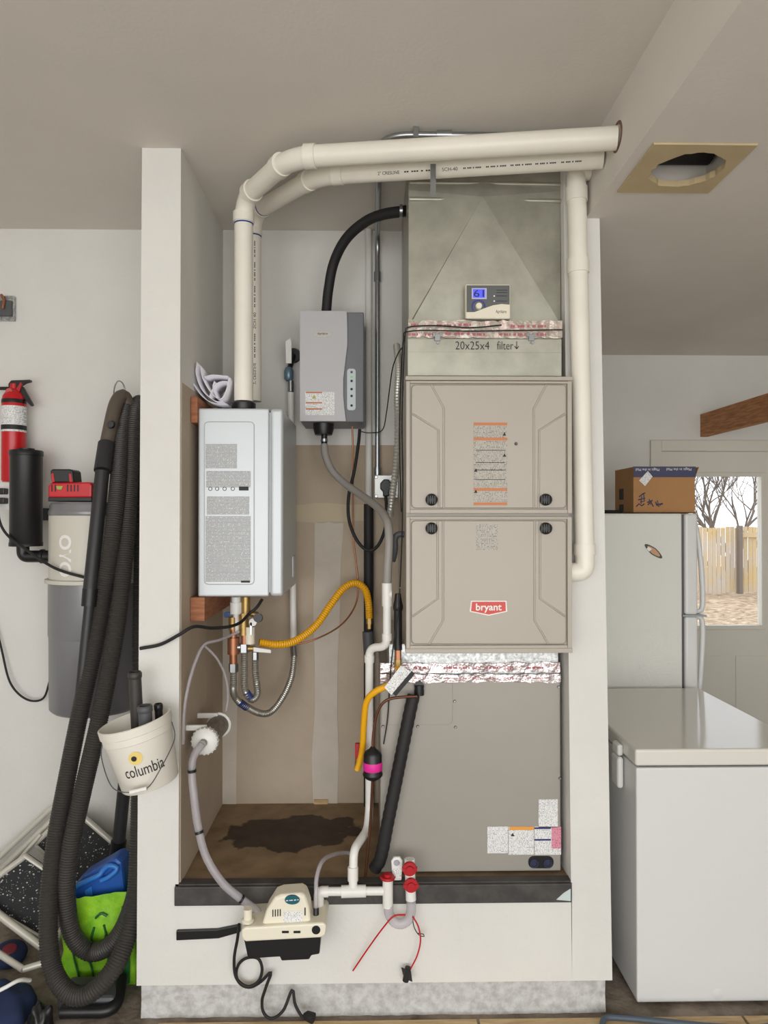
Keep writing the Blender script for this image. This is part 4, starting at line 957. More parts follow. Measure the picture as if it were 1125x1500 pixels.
MB().lathe([(0.018, 0), (0.020, 0.006), (0.013, 0.010), (0.013, 0.04), (0, 0.042)], W(363, 1350, 2.185), (0, 0, 1), 18).build('inlet_cap', M_cream, cpn)
MB().lathe([(0, 0.002), (0.013, 0.002), (0.013, 0)], W(463, 1362, GY - 0.008), (0, -1, 0), 14).build('deck_port', M_black, cpn)
MB().tube([W(463, 1352, 2.20), W(463, 1330, 2.21)], 0.009, 12).build('check_valve', M_black, cpn)
MB().tube([W(467, 1357, 2.235), W(467, 1336, 2.245)], 0.014, 14).build('inlet_stub', M_cream, cpn)
ot = hose('discharge_tube', PP([(463, 1330, 2.21), (463, 1310, 2.218), (464, 1285, 2.23), (472, 1262, 2.27), (488, 1252, 2.35), (505, 1249, 2.42), (520, 1252, 2.46)]), 0.0068, M_tube); tag(ot, 'thin clear discharge tube curving up from pump over the platform edge', 'tube')
bk = MB().pprism([(258, 1364), (318, 1362), (352, 1355), (352, 1366), (320, 1375), (258, 1378)], FR - 0.012, 0.011).build('pump_bracket', M_black, bevel=0.002); tag(bk, 'black metal bar fixed to the skirt left of the pump', 'bracket')
cr = [(350, 1354, 2.215), (348, 1374, 2.24), (343, 1405, 2.265), (346, 1432, 2.27), (362, 1445, 2.27), (378, 1438, 2.27), (384, 1420, 2.27), (378, 1404, 2.27), (362, 1403, 2.275), (350, 1412, 2.28), (346, 1428, 2.28), (352, 1441, 2.28), (366, 1446, 2.28), (382, 1438, 2.275), (397, 1424, 2.27), (390, 1445, 2.27), (384, 1465, 2.272), (386, 1483, 2.27), (398, 1492, 2.262), (415, 1480, 2.262), (428, 1450, 2.275), (432, 1470, 2.268), (440, 1486, 2.26), (446, 1492, 2.255)]
pcd = thing('power_cord', W(380, 1440, 2.27), 'black pump power cord coiled below pump with plug at the floor', 'cord')
MB().tube(catmull(PP(cr), 0.008), 0.0048, 10).build('cord_run', M_rubber, pcd)
MB().lathe([(0.005, 0), (0.014, 0.01), (0.016, 0.035), (0, 0.036)], W(445, 1486, 2.25), (0.4, -0.2, -0.02), 12).build('plug', M_rubber, pcd)
# ================================================================== left wall: extinguisher, vacuum, hose, bucket, stool, bag
def cyl_text(s, cx, cy, r, z0, h, a0, w, m, parent, rot=False, bold=0.0):
    """lettering wrapped on an upright cylinder; a0 = offset (m of arc) from the front line"""
    def mp(a, b):
        if rot: a, b = b, w_total - a
        t = (a0 + a) / r
        return Vector((cx + math.sin(t) * (r + 0.0008), cy - math.cos(t) * (r + 0.0008), z0 + b))
    w_total = h
    return text_mesh('lettering', s, h if rot else w, w if rot else h, mp, m, parent, bold)
jb = thing('junction_box', W(5, 467, 2.94), 'open galvanised junction box with wire ends high on white wall', 'junction box')
MB().pbox(-22, 20, 433, 469, 2.935, 0.02).build('mud_ring', M_galv2, jb, bevel=0.002)
MB().pbox(-18, 16, 440, 462, 2.92, 0.016).build('box_insert', M_dkgrey, jb, bevel=0.002)
MB().tube(PP([(2, 432, 2.925), (6, 440, 2.915), (4, 452, 2.915)]), 0.006, 8).build('wire_nut', M_copper, jb)
EY = 2.88
ex = thing('fire_extinguisher', W(20, 706, EY), 'red fire extinguisher with black handle hung on the white wall', 'fire extinguisher')
c = W(20, 706, EY); hb = WZ(588, EY, 20) - c.z; r_ = 0.0455
MB().lathe([(0, 0), (r_ * .9, 0.0), (r_, 0.008), (r_, hb), (r_ * 0.92, hb + 0.02), (r_ * 0.6, hb + 0.042), (r_ * 0.35, hb + 0.05), (r_ * .35, hb + 0.07), (0, hb + 0.07)], c, (0, 0, 1), 28).build('cylinder', M_redp, ex)
MB().lathe([(r_ + .0006, hb - 0.010), (r_ + .0006, hb + 0.004), (r_ * .985, hb + 0.006)], c, (0, 0, 1), 28).build('neck_band', M_black, ex)
MB().lathe([(r_ + .0006, hb - 0.125), (r_ + .0006, hb - 0.022)], c, (0, 0, 1), 28).build('paper_label', M_label, ex)
MB().lathe([(r_ + .0012, hb - 0.117), (r_ + .0012, hb - 0.098)], c, (0, 0, 1), 28).build('label_band', M_ink, ex)
g = MB().lathe([(0, 0.012), (0.013, 0.012), (0.016, 0.0)], W(15, 574, EY - 0.02), (0, -1, 0), 16).build('pressure_gauge', mat('gauge_pink', rgb(190, 90, 84), 0.4), ex)
MB().pprism([(12, 562), (16, 557), (44, 556), (44, 559), (36, 561), (28, 566), (24, 572), (12, 570)], EY - 0.01, 0.02).build('top_handle', M_black, ex, bevel=0.002)
MB().pprism([(28, 566), (33, 566), (48, 593), (45, 595), (30, 578)], EY - 0.008, 0.016).build('squeeze_lever', M_black, ex, bevel=0.002)
MB().tube([W(12, 569, EY), W(-14, 569, EY)], 0.007, 10).build('nozzle', M_black, ex)
MB().pprism([(20, 575), (30, 560), (32, 562), (26, 580)], EY - 0.016, 0.008).build('pull_pin_tag', M_red, ex)
MB().box(c.x - 0.012, c.x + 0.012, c.y + r_ - 0.002, BK, c.z + 0.08, c.z + 0.2).build('wall_bracket', M_black, ex)
mfy = 2.80
mu = thing('exhaust_muffler', W(38, 800, mfy), 'black cylindrical vacuum exhaust muffler with elbow beside the canister', 'muffler')
c = W(38, 800, mfy); hm = WZ(660, mfy, 38) - c.z; rm = 0.059
MB().lathe([(0, 0), (rm + .002, 0), (rm + .002, 0.014), (rm, 0.016), (rm, hm - 0.022), (rm + .003, hm - 0.02), (rm + .003, hm - 0.004), (rm, hm), (0.03, hm), (0.03, hm + 0.008), (0, hm + 0.008)], c, (0, 0, 1), 32).build('muffler_body', M_black, mu)
MB().tube(fillet([c + Vector((-0.012, 0, 0)), W(34, 815, mfy), W(78, 815, mfy)], 0.045, 8), 0.0235, 18).build('elbow_pipe', M_black, mu)
MB().lathe([(0.024, 0), (0.028, 0.001), (0.028, 0.012), (0.024, 0.013)], W(60, 815, mfy), (1, 0, 0), 18).build('pipe_collar', M_black, mu)
MB().box(c.x - 0.02, c.x + 0.02, c.y + rm - 0.004, BK, c.z + 0.1, c.z + 0.15).build('wall_bracket', M_black, mu)
ol = thing('wall_outlet', W(2, 790, 2.95), 'white outlet plate with black plugs behind the vacuum muffler', 'outlet')
MB().pbox(-30, 15, 707, 747, 2.95, 0.006).build('cover_plate', M_white, ol, bevel=0.002)
for yy in (715, 729): MB().pbox(-12, 6, yy, yy + 9, 2.915, 0.036).build('plug', M_black, ol, bevel=0.004)
oc = hose('outlet_cord', PP([(-4, 738, 2.92), (0, 765, 2.86), (12, 785, 2.74), (40, 806, 2.66), (80, 832, 2.60), (125, 846, 2.585), (150, 850, 2.585)]), 0.0052, M_rubber); tag(oc, 'black cord swooping from wall outlet across the muffler to vacuum', 'cord')
oc2 = hose('hanging_cord', PP([(-10, 900, 2.94), (2, 950, 2.93), (15, 1000, 2.92), (38, 1024, 2.92), (62, 1024, 2.92), (72, 1000, 2.92), (79, 968, 2.92)]), 0.0042, M_rubber); tag(oc2, 'thin black cord drooping on white wall below the muffler', 'cord')
# ---- central vacuum canister
VY = 2.775; rv = 0.172
vcn = thing('central_vacuum', W(140, 1036, VY), 'cream and grey central vacuum canister fixed to the white wall', 'vacuum')
c = W(141, 1036, VY); zz = lambda py: WZ(py, VY, 140) - c.z
MB().lathe([(0, 0), (rv * .9, 0), (rv * .97, 0.012), (rv * .985, zz(930)), (rv * .99, zz(928)), (rv, zz(926)), (rv, zz(851)), (0, zz(851))], c, (0, 0, 1), 48).build('dirt_bucket', M_vgrey, vcn)
MB().lathe([(rv, zz(852)), (rv + .012, zz(851)), (rv + .012, zz(846)), (rv, zz(845))], c, (0, 0, 1), 48).build('clamp_rim', M_vcream, vcn)
MB().lathe([(rv * 0.99, zz(846)), (rv * 0.99, zz(756)), (rv * .985, zz(755))], c, (0, 0, 1), 48).build('motor_housing', M_vcream, vcn)
MB().lathe([(rv * .985, zz(756)), (rv, zz(754)), (rv, zz(749)), (rv * .97, zz(746)), (rv * .98, zz(741)), (rv * .94, zz(737)), (0, zz(736))], c, (0, 0, 1), 48).build('lid', M_vgrey, vcn)
cyl_text('OVO', c.x, c.y, rv * .99, c.z + zz(840), zz(782) - zz(840), -0.082, 0.055, M_winkp, vcn, rot=True, bold=0.03)
MB().box(c.x - 0.05, c.x + 0.05, c.y + rv - 0.01, BK, c.z + 0.3, c.z + 0.6).build('wall_bracket', M_vgrey, vcn)
# ---- charger and battery on the lid
kz = c.z + zz(736)
ch = thing('battery_charger', W(107, 735, 2.68), 'red battery charger holding a black battery on the vacuum lid', 'charger')
MB().pprism([(70, 712), (74, 707), (132, 706), (134, 711), (134, 729), (70, 729)], 2.62, 0.10).build('charger_body', M_redp, ch, bevel=0.006)
k0 = MB().pbox(70, 134, 728, 734.5, 2.62, 0.10).build('charger_base', M_black, ch, bevel=0.003)
for qx in (75, 80, 98, 103, 108, 113): MB().pbox(qx, qx + 1.6, 710, 720, 2.618, 0.003).build('vent_slot', M_black, ch)
MB().pprism([(82, 712), (92, 712), (90, 717), (84, 717)], 2.617, 0.003).build('level_mark', mat('mark_green', rgb(150, 180, 80), 0.5), ch)
bt = MB().pprism([(73, 690), (76, 687), (103, 687), (106, 690), (108, 707), (75, 707)], 2.63, 0.08).build('battery', M_black, ch, bevel=0.005)
MB().pprism([(75, 694), (78, 693), (80, 706), (76, 706)], 2.628, 0.003).build('red_trim', M_redp, bt); MB().pprism([(101, 694), (104, 694), (106, 706), (102, 706)], 2.628, 0.003).build('red_trim', M_redp, bt)
# ---- vacuum hose with handle and wand, hung on a wire hook
hk = MB().tube(catmull(PP([(168, 595, 2.94), (167, 572, 2.90), (172, 559, 2.82), (180, 562, 2.78), (185, 580, 2.78)]), 0.008), 0.003, 8).build('wire_hook', M_steel); tag(hk, 'bent wire hook holding the vacuum hose on the wall', 'hook')
vh_ = thing('vacuum_hose', W(120, 1460, 2.4), 'long dark ribbed vacuum hose hung in loops beside the white post', 'hose')
hp = [(186, 588, 2.78), (178, 640, 2.70), (172, 720, 2.60), (163, 800, 2.54), (152, 870, 2.54), (138, 950, 2.52), (118, 1040, 2.50), (98, 1140, 2.47), (80, 1240, 2.43), (71, 1330, 2.37), (75, 1410, 2.31), (97, 1452, 2.272), (128, 1456, 2.265), (162, 1425, 2.285), (186, 1375, 2.34), (199, 1310, 2.40), (204, 1200, 2.46), (206, 1050, 2.54), (207, 900, 2.61), (209, 750, 2.70), (211, 640, 2.80), (207, 592, 2.82), (198, 605, 2.76), (192, 680, 2.68), (186, 780, 2.58), (176, 880, 2.52), (162, 970, 2.49), (142, 1070, 2.46), (121, 1160, 2.44), (104, 1240, 2.42), (97, 1310, 2.41), (106, 1368, 2.41), (132, 1394, 2.42), (164, 1382, 2.41), (187, 1345, 2.41), (202, 1290, 2.42), (206, 1220, 2.45)]
path = catmull(PP(hp), 0.0042)
MB().tube(path, [0.0305 if i % 2 else 0.0275 for i in range(len(path))], 14).build('hose_run', M_hosek, vh_)
MB().tube(catmull(PP([(188, 592, 2.77), (180, 580, 2.75), (170, 592, 2.72), (161, 630, 2.68), (156, 655, 2.66)]), 0.01), 0.0265, 16).build('hose_handle', mat('handle_brown', rgb(92, 82, 72), 0.5), vh_)
MB().tube(PP([(156, 650, 2.65), (150, 690, 2.595)]), 0.030, 16).build('hose_cuff', M_wand, vh_)
MB().tube(PP([(150, 690, 2.595), (132, 865, 2.52)]), 0.0245, 16).build('wand', M_wand, vh_)
MB().tube(PP([(133, 862, 2.52), (131, 888, 2.515)]), 0.0275, 16).build('wand_joint', M_black, vh_)
MB().tube(PP([(131, 888, 2.515), (117, 1028, 2.50)]), 0.0185, 16).build('wand_end', M_wand, vh_)
MB().lathe([(0, .01), (.012, .01), (.015, 0)], W(163, 622, 2.645), (0, -1, 0), 14).build('suction_valve', M_black, vh_)
sw = thing('floor_tool', W(150, 1480, 2.3), 'black vacuum floor head with upright tube on the concrete', 'vacuum head')
MB().tube(PP([(190, 1062, 2.66), (186, 1110, 2.67), (173, 1245, 2.70)]), 0.0235, 16).build('tube', M_wand, sw)
MB().tube(PP([(174, 1232, 2.695), (170, 1265, 2.70)]), 0.0285, 16).build('tube_joint', M_black, sw)
MB().tube(PP([(170, 1260, 2.70), (166, 1330, 2.70), (163, 1375, 2.70)]), 0.022, 14).build('tube', M_wand, sw)
z_ = 0.0
MB().tube(fillet([Vector((WX(93, 2.31), 2.31, 0.022)), Vector((WX(172, 2.31), 2.31, 0.022)), Vector((WX(180, 2.43), 2.43, 0.05))], 0.05), 0.02, 12).build('bumper', M_black, sw)
MB().box(WX(88, 2.34), WX(172, 2.34), 2.325, 2.44, 0.008, 0.055).build('head_body', M_dkgrey, sw, bevel=0.012)
# ---- bucket on the post
bu = thing('bucket', W(215, 1148, 2.19), 'white plastic bucket with yellow logo hanging on the white post', 'bucket')
ax = Vector((-0.235, -0.05, 0.97)).normalized(); bc = W(221, 1146, 2.185)
prof = [(0, 0), (0.082, 0), (0.085, 0.004), (0.099, 0.150), (0.103, 0.152), (0.103, 0.172), (0.107, 0.174), (0.108, 0.198), (0.104, 0.200), (0.100, 0.196), (0.083, 0.012), (0, 0.010)]
MB().lathe(prof, bc, ax, 40).build('bucket_shell', mat('bucket_white', rgb(226, 222, 210), 0.45), bu)
e1 = ax.cross(Vector((0, 1, 0))).normalized(); e2 = ax.cross(e1)
if e1.x < 0: e1 = -e1
fr_ = -e2 if (-e2).y < 0 else e2
def bmap(s0, h0):
    def mp(a, b):
        hh = h0 + b; r = 0.085 + (0.099 - 0.085) * hh / 0.15 + 0.0012; t = (s0 + a) / r
        return bc + ax * hh + (e1 * math.sin(t) + fr_ * math.cos(t)) * r
    return mp
text_mesh('lettering', 'columbia', 0.118, 0.034, bmap(-0.032, 0.056), M_ink, bu, 0.0)
def disc(s0, h0, r, m, nm, lift=0.0):
    f = bmap(0, 0); vs = [f(s0, h0) - fr_ * -lift]; n = 20
    vs += [f(s0 + r * math.cos(2 * math.pi * k / n), h0 + r * math.sin(2 * math.pi * k / n)) + fr_ * lift for k in range(n)]
    return MB().add(vs, [(0, 1 + k, 1 + (k + 1) % n) for k in range(n)]).build(nm, m, bu)
disc(0.012, 0.112, 0.020, mat('logo_yellow', rgb(232, 206, 120), 0.5), 'logo_disc', 0.0008); disc(0.008, 0.112, 0.008, M_ink, 'logo_dot', 0.0016)
hl = bc + ax * 0.165
hp_ = [hl - e1 * 0.108, hl - e1 * 0.112 + fr_ * 0.03 - ax * 0.05, hl - e1 * 0.07 + fr_ * 0.105 - ax * 0.115, hl - e1 * 0.02 + fr_ * 0.115 - ax * 0.14, hl + e1 * 0.03 + fr_ * 0.115 - ax * 0.14, hl + e1 * 0.075 + fr_ * 0.10 - ax * 0.10, hl + e1 * 0.112 + fr_ * 0.03 - ax * 0.045, hl + e1 * 0.108]
MB().tube(catmull(hp_, 0.008), 0.0016, 6).build('wire_bail', M_dkgrey, bu)
MB().tube([hp_[3], hp_[4]], 0.006, 10).build('bail_grip', M_white, bu)
for i, (o_, top_, r, m, l_) in enumerate((((-0.040, 0.035), 0.32, 0.019, M_hosek, 'dark worn tube end leaning out of the white bucket'), ((0.004, -0.02), 0.222, 0.020, M_dkgrey, 'short grey tube standing in the white bucket'), ((0.030, 0.03), 0.205, 0.012, M_black, 'narrow black nozzle in the white bucket'))):
    b0 = bc + ax * 0.022 + e1 * o_[0] - fr_ * o_[1]
    q = thing('bucket_tube', b0, l_, 'tube', 'vacuum tubes in the bucket'); d_ = (ax + Vector((0.2, 0, 0))).normalized()
    pr = [(r, 0), (r, top_), (r * 0.82, top_), (r * 0.82, top_ - 0.08), (0, top_ - 0.08)]
    MB().lathe(pr, b0, d_, 18).build('tube_shell', m, q)
    MB().lathe([(r * 1.01, top_ - 0.02), (r * 1.12, top_ - 0.018), (r * 1.12, top_ - 0.004), (r * 1.01, top_ - 0.002)], b0, d_, 18).build('tube_lip', m, q)
MB().box(bc.x + 0.0, bc.x + 0.02, 2.285, FR, bc.z + 0.15, bc.z + 0.2).build('wall_hook', M_steel, bu)
# ---- folded step stool leaning on the wall
SY = 2.86
ss = thing('step_stool', W(60, 1440, 2.8), 'folded step stool with speckled black treads leaning on white wall', 'step stool')
def bar(p, q, r=0.012, nm='frame_rail', m=M_rail): return MB().tube([W(*p), W(*q)], r, 10).build(nm, m, ss)
bar((-30, 1283, 2.86), (88, 1172, 2.90), 0.011); bar((-30, 1305, 2.84), (88, 1190, 2.89), 0.013); bar((60, 1222, 2.82), (26, 1262, 2.80), 0.008)
def tread(pp, Y, d):
    t = MB().pprism(pp, Y, 0.022).build('tread', M_tread, ss, bevel=0.003)
    n = len(pp); MB().tube([W(a, b, Y + 0.008) for a, b in pp + pp[:2]], 0.012, 8, cap=False).build('tread_rim', M_rail, t)
    fl = MB(); xs = [p[0] for p in pp]; ys = [p[1] for p in pp]
    def inside(x, y):
        c_ = False; j = n - 1
        for i in range(n):
            if (pp[i][1] > y) != (pp[j][1] > y) and x < (pp[j][0] - pp[i][0]) * (y - pp[i][1]) / (pp[j][1] - pp[i][1]) + pp[i][0]: c_ = not c_
            j = i
        return c_
    for k in range(400):
        x, y = random.uniform(min(xs), max(xs)), random.uniform(min(ys), max(ys))
        if inside(x, y) and inside(x + 3, y) and inside(x - 3, y):
            s_ = random.choice((0.35, 0.4, 0.5, 0.7, 1.3)); fl.pprism([(x - s_, y), (x, y + s_ * .8), (x + s_ * 1.2, y - s_ * .2), (x, y - s_)], Y - 0.0008, 0.001)
    f = fl.build('paint_flecks', M_tread_spot, t); f['kind'] = 'stuff'
tread([(-40, 1312), (38, 1254), (72, 1277), (60, 1370), (-2, 1334)], 2.68, 0)
tread([(52, 1236), (92, 1198), (124, 1198), (172, 1240), (160, 1330), (110, 1290)], 2.82, 0)
bar((-40, 1310, 2.66), (62, 1388, 2.60), 0.014); bar((-20, 1385, 2.52), (34, 1420, 2.45), 0.011); bar((34, 1420, 2.45), (66, 1410, 2.47), 0.011); bar((70, 1278, 2.67), (100, 1345, 2.70), 0.010); bar((100, 1345, 2.70), (66, 1408, 2.48), 0.012)
# ---- bags and things on the ground
gb = thing('shopping_bag', W(148, 1450, 2.5), 'lime green printed shopping bag standing beside the white post', 'bag')
bx0, bx1 = WX(94, 2.47), WX(199, 2.47); zb1 = WZ(1318, 2.47, 150)
n = 14; vs = []; fs = []; m_ = 10
ring = []
for j in range(m_ + 1):
    z = 0.002 + (zb1 - 0.002) * j / m_; rowi = []
    per = []
    for k in range(n): per.append((bx0 + (bx1 - bx0) * k / n, 2.47))
    for k in range(6): per.append((bx1, 2.47 + 0.18 * k / 6))
    for k in range(n): per.append((bx1 + (bx0 - bx1) * k / n, 2.65))
    for k in range(6): per.append((bx0, 2.65 - 0.18 * k / 6))
    L_ = len(per)
    for (x, y) in per:
        vs.append((x + random.uniform(-.005, .005), y + random.uniform(-.008, .008) * (0.3 + j / m_), z + (0.03 * (x - bx0) / (bx1 - bx0) if j == m_ else 0)))
for j in range(m_):
    for k in range(L_): a = j * L_ + k; b = j * L_ + (k + 1) % L_; fs.append((a, b, b + L_, a + L_))
fs.append(tuple(range(L_))[::-1])
MB().add(vs, fs, True).build('bag_body', M_lime, gb, auto=False)
bp_ = [[(108, 1345), (104, 1370), (108, 1400), (118, 1440)], [(138, 1358), (134, 1375), (137, 1388)], [(152, 1355), (155, 1370), (150, 1385)], [(140, 1345), (148, 1338), (157, 1342)], [(128, 1400), (135, 1420), (138, 1440)], [(160, 1395), (157, 1415), (150, 1435)]]
for pp in bp_: MB().tube(catmull(PP([(a, b, 2.462) for a, b in pp]), 0.01), 0.004, 6).build('printed_figure_line', M_dgreen, gb)
MB().pprism([(178, 1328), (190, 1323), (190, 1440), (180, 1446)], 2.458, 0.002).build('printed_stripe', M_dgreen, gb)
bb = thing('blue_bag', W(145, 1320, 2.55), 'folded blue plastic bag stuffed in the lime shopping bag', 'bag')
MB().pprism([(104, 1326), (106, 1300), (120, 1285), (150, 1268), (170, 1256), (178, 1264), (182, 1300), (184, 1330)], 2.52, 0.09).build('bag_body', M_blue, bb, bevel=0.012)
MB().tube(catmull(PP([(106, 1302, 2.51), (122, 1293, 2.505), (145, 1282, 2.505), (150, 1276, 2.51), (160, 1268, 2.51), (172, 1272, 2.51), (160, 1284, 2.505), (148, 1290, 2.505)]), 0.008), 0.009, 8).build('bag_handle', mat('blue_light', rgb(50, 120, 200), 0.4), bb)
MB().pprism([(124, 1305), (134, 1298), (138, 1328), (128, 1328)], 2.515, 0.006).build('bag_strap', MATS['blue_light'], bb)
nb = thing('navy_duffel', W(30, 1500, 2.35), 'navy blue cloth duffel slumped on the floor by the stool', 'bag')
def blob(cx, cy, cz, rx_, ry_, rz_, seed, nm, m, par, k=0.12):
    rnd = random.Random(seed); bm = bmesh.new(); bmesh.ops.create_icosphere(bm, subdivisions=4, radius=1)
    ph = [rnd.uniform(0, 6) for _ in range(6)]
    for v in bm.verts:
        d_ = 1 + k * (math.sin(v.co.x * 5 + ph[0]) * math.sin(v.co.z * 4 + ph[1]) + 0.6 * math.sin(v.co.y * 7 + ph[2]) * math.sin(v.co.x * 8 + ph[3]))
        v.co = Vector((cx + v.co.x * rx_ * d_, cy + v.co.y * ry_ * d_, max(0.002, cz + v.co.z * rz_ * d_)))
    me = bpy.data.meshes.new(nm); bm.to_mesh(me); bm.free()
    for p in me.polygons: p.use_smooth = True
    me.materials.append(m); o = bpy.data.objects.new(nm, me); COL.objects.link(o); o.parent = par; o.location = -wpos(par); return o
cx_ = WX(5, 2.36, 1450)
blob(cx_ - 0.01, 2.31, 0.015, 0.125, 0.10, 0.085, 3, 'bag_body', M_blued, nb)
MB().tube(catmull(PP([(-25, 1462, 2.18), (5, 1448, 2.19), (28, 1436, 2.22), (44, 1436, 2.27)]), 0.01), 0.006, 8).build('white_cord', M_white, nb)
kb = thing('black_bag', W(55, 1490, 2.3), 'crumpled black bag on the floor in front of navy duffel', 'bag')
blob(WX(70, 2.30, 1460), 2.26, 0.025, 0.036, 0.036, 0.055, 5, 'bag_body', M_black, kb, 0.2)
rb_ = thing('round_case', W(28, 1408, 2.58), 'dark round case with red centre on the floor under step stool', 'case')
MB().lathe([(0, 0.036), (0.036, 0.034), (0.055, 0.026), (0.060, 0.013), (0.056, 0), (0, 0)], (WX(14, 2.61, 1400), 2.61, 0.015), (0.1, -0.2, 0.95), 28).build('case_shell', M_blued, rb_)
MB().lathe([(0, 0.039), (0.022, 0.038), (0.025, 0.034)], (WX(14, 2.61, 1400), 2.61, 0.015), (0.1, -0.2, 0.95), 24).build('red_centre', mat('faded_red', rgb(128, 44, 54), 0.6), rb_)

# ================================================================== right side: freezer, fridge, box, timber
zy0 = 2.328; zx0 = WX(931, zy0, 1100); zx1 = zx0 + 0.60; zy1 = 3.17
zft = W(931, 1098, zy0).z
fz = thing('chest_freezer', (zx0 + 0.3, 2.7, 0), 'white chest freezer with glossy lid beside the alcove post', 'freezer')
MB().box(zx0 + 0.004, zx1 - 0.004, zy0 + 0.004, zy1 - 0.004, 0.012, zft - 0.062).build('freezer_body', M_appl, fz, bevel=0.006)
MB().box(zx0 + 0.02, zx1 - 0.02, zy0 + 0.02, zy1 - 0.02, zft - 0.062, zft - 0.055).build('lid_gasket', M_dkgrey, fz)
MB().box(zx0, zx1, zy0, zy1, zft - 0.055, zft).build('lid', M_lid, fz, bevel=0.008, bseg=3)
for yh in (2.47, 2.98):
    hg = MB().box(zx0 - 0.022, zx0, yh - 0.035, yh + 0.035, zft - 0.17, zft - 0.062).build('hinge_cover', M_white, fz, bevel=0.010, bseg=3)
    MB().box(zx0 - 0.020, zx0, yh - 0.03, yh + 0.03, zft - 0.06, zft - 0.02).build('hinge_arm', M_white, hg, bevel=0.008)
for fx in (zx0 + 0.04, zx1 - 0.04):
    for fy in (zy0 + 0.05, zy1 - 0.05): MB().tube([(fx, fy, 0), (fx, fy, 0.014)], 0.018, 12).build('foot', M_black, fz)
MB().lathe([(0, 0.0008), (0.016, 0.0008), (0.018, 0)], W(1052, 1456, zy0 + 0.004), (0, -1, 0), 24).build('drain_plug', M_appl, fz)
RY = 3.22; rx0 = 0.80; rx1 = WX(1003, RY); rx2 = WX(1022, RY)
zrt = WZ(752, RY, 950)
rf = thing('refrigerator', (1.1, 3.55, 0), 'white textured refrigerator with bowed door handles behind the freezer', 'refrigerator')
MB().box(rx0, rx1 - 0.012, RY, 3.92, 0.03, zrt).build('fridge_body', M_fridge, rf, bevel=0.008)
MB().box(rx1 - 0.012, rx1, RY + 0.012, 3.91, 0.05, zrt - 0.006).build('door_gasket', M_dkgrey, rf)
zsp = WZ(902, RY, 1010)
for nm, a, b in (('freezer_door', zsp + 0.004, zrt - 0.001), ('fridge_door', 0.06, zsp - 0.004)):
    dd_ = MB().box(rx1, rx2, RY - 0.002, 3.92, a, b).build(nm, M_appl, rf, bevel=0.012, bseg=3)
    if nm == 'freezer_door': hz = [(zsp + 0.015, 0.0), (zsp + 0.03, 0.042), (zsp + 0.20, 0.040), (zsp + 0.36, 0.022), (zsp + 0.46, 0.0)]
    else: hz = [(zsp - 0.015, 0.0), (zsp - 0.03, 0.042), (zsp - 0.25, 0.036), (zsp - 0.45, 0.015), (zsp - 0.55, 0.0)]
    MB().tube(catmull([(rx2 + o_, RY + 0.05, z) for z, o_ in hz], 0.02), 0.012, 10).build('door_handle', M_appl, dd_)
MB().box(rx1 - 0.01, rx2 + 0.04, RY + 0.0, RY + 0.05, zsp - 0.004, zsp + 0.004).build('hinge_bracket', M_steel, rf)
mg = thing('fridge_magnet', W(957, 807, RY - 0.004), 'small boat shaped magnet stuck on the side of refrigerator', 'magnet')
def lens(sc_, Y, m, nm, t=0.003):
    pts = []
    for k in range(24):
        a = 2 * math.pi * k / 24; u = 16 * sc_ * math.cos(a); v = 5.2 * sc_ * math.sin(a) * (1 - 0.25 * abs(math.cos(a)))
        an = math.radians(39); pts.append((957.5 + u * math.cos(an) - v * math.sin(an), 807.5 + u * math.sin(an) + v * math.cos(an)))
    return MB().pprism(pts, Y, t).build(nm, m, mg)
lens(1.0, RY - 0.004, mat('magnet_green', rgb(58, 74, 60), 0.5), 'magnet_rim', 0.004); lens(0.74, RY - 0.0055, mat('magnet_tan', rgb(196, 150, 116), 0.5), 'magnet_face', 0.002)
MB().pprism([(950, 801), (955, 804), (951, 808), (947, 804)], RY - 0.0065, 0.0015).build('magnet_patch', M_white, mg)
# cardboard box on the fridge
BY = 3.30
bxx0, bxx1 = WX(928, BY), WX(1018, BY); bz0 = zrt + 0.001; bz1 = W(970, 684, BY).z
cb = thing('cardboard_box', (1.2, 3.42, zrt), 'brown cardboard shipping box with navy tape on the refrigerator', 'box')
bo = MB(); T = 0.004
bo.box(bxx0, bxx1, BY, BY + T, bz0, bz1).box(bxx0, bxx1, BY + 0.25 - T, BY + 0.25, bz0, bz1).box(bxx0, bxx0 + T, BY + T, BY + 0.25 - T, bz0, bz1).box(bxx1 - T, bxx1, BY + T, BY + 0.25 - T, bz0, bz1).box(bxx0, bxx1, BY, BY + 0.25, bz0, bz0 + T)
bo = bo.build('box_body', M_card, cb)
zt1 = W(970, 699, BY).z
MB().box(bxx0, bxx1 + 0.004, BY - 0.002, BY - 0.0005, zt1, bz1 + 0.002).build('navy_tape', M_navy, cb)
MB().hexa([(bxx1, BY, bz1 - 0.05), (bxx1 + 0.002, BY, bz1 - 0.05), (bxx1 + 0.002, BY + 0.24, bz1 - 0.05), (bxx1, BY + 0.24, bz1 - 0.05), (bxx1 + 0.018, BY, bz1), (bxx1 + 0.021, BY, bz1), (bxx1 + 0.021, BY + 0.24, bz1), (bxx1 + 0.018, BY + 0.24, bz1)]).build('box_flap', M_card, cb)
ptext('Magic in the Mail', 931, 966, 685, 690, BY - 0.003, M_winkp, cb, rot=180); ptext('Magic in the Mail', 976, 1013, 684.5, 689.5, BY - 0.003, M_winkp, cb, rot=180)
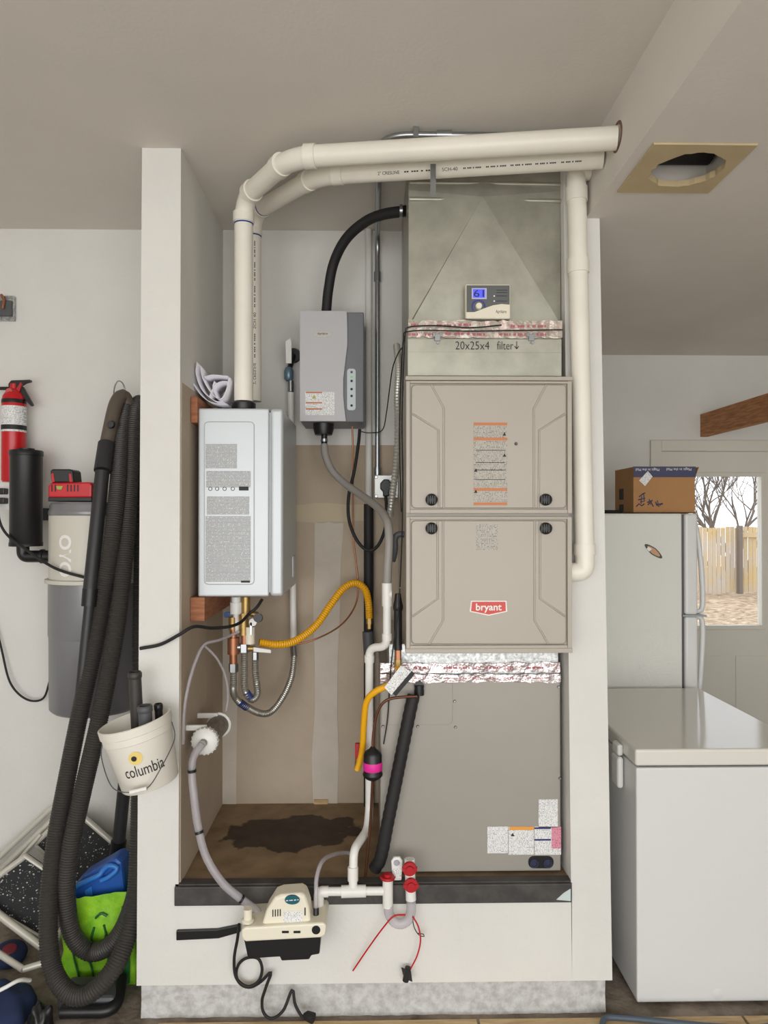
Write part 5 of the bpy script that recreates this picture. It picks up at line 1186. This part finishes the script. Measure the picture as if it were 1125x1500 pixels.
MB().pprism([(949, 690), (956, 698), (945, 712), (936, 704)], BY - 0.0032, 0.001).build('shipping_label', M_label, cb)
MB().pbox(928, 1017, 716, 716.8, BY - 0.001, 0.002).build('crease_line', M_card, cb)
gl = MB()
for pp in ([(932, 742), (936, 738), (940, 741), (944, 738)], [(936, 728), (941, 724), (945, 722)], [(935, 732), (945, 730)], [(940, 727), (939, 738)], [(943, 724), (944, 734), (938, 735)], [(948, 736), (956, 733)], [(949, 740), (953, 734), (957, 742)], [(951, 731), (953, 739)], [(960, 735), (963, 741)], [(961, 739), (971, 738)], [(963, 733), (965, 742), (970, 737)]):
    gl.tube([W(a, b, BY - 0.0012) for a, b in pp], 0.0026, 5)
gl.build('brush_print', M_navy, cb)
for (z0p, z1p, y0_, y1_) in ((716, 732, BY + 0.13, BY + 0.19), (739, 750, BY + 0.13, BY + 0.19)):
    MB().box(bxx0 - 0.001, bxx0, y0_, y1_, W(915, z1p, BY + 0.15).z, W(915, z0p, BY + 0.15).z).build('black_tape', M_ink, cb)
bc2 = hose('black_strap', [(0.83, 3.42, zrt + 0.010), (0.95, 3.36, zrt + 0.010), (1.06, 3.38, zrt + 0.009), (bxx0 - 0.02, 3.40, zrt + 0.009)], 0.008, M_rubber); tag(bc2, 'black cord lying on the refrigerator top beside the box', 'cord')
tx = WX(1026, FAR); zt2, zb2 = W(1026, 607, FAR).z, W(1026, 640, FAR).z
tm = MB().box(tx, tx + 0.045, 1.6, FAR - 0.0005, zb2, zt2).build('timber_rail', M_beam, bevel=0.002); tag(tm, 'brown timber rail reaching from the far wall above the door', 'timber')
hs2 = hose('garden_cable', [Vector((x_, y_, 0.0216)) for x_, y_ in ((0.70, 2.135), (0.715, 2.20), (0.74, 2.25), (0.80, 2.25), (0.90, 2.235), (1.05, 2.21), (1.20, 2.20), (1.32, 2.225), (1.5, 2.25))], 0.009, mat('slate_cable', rgb(74, 86, 98), 0.5)); tag(hs2, 'slate blue cable lying on planks before the chest freezer', 'cable')
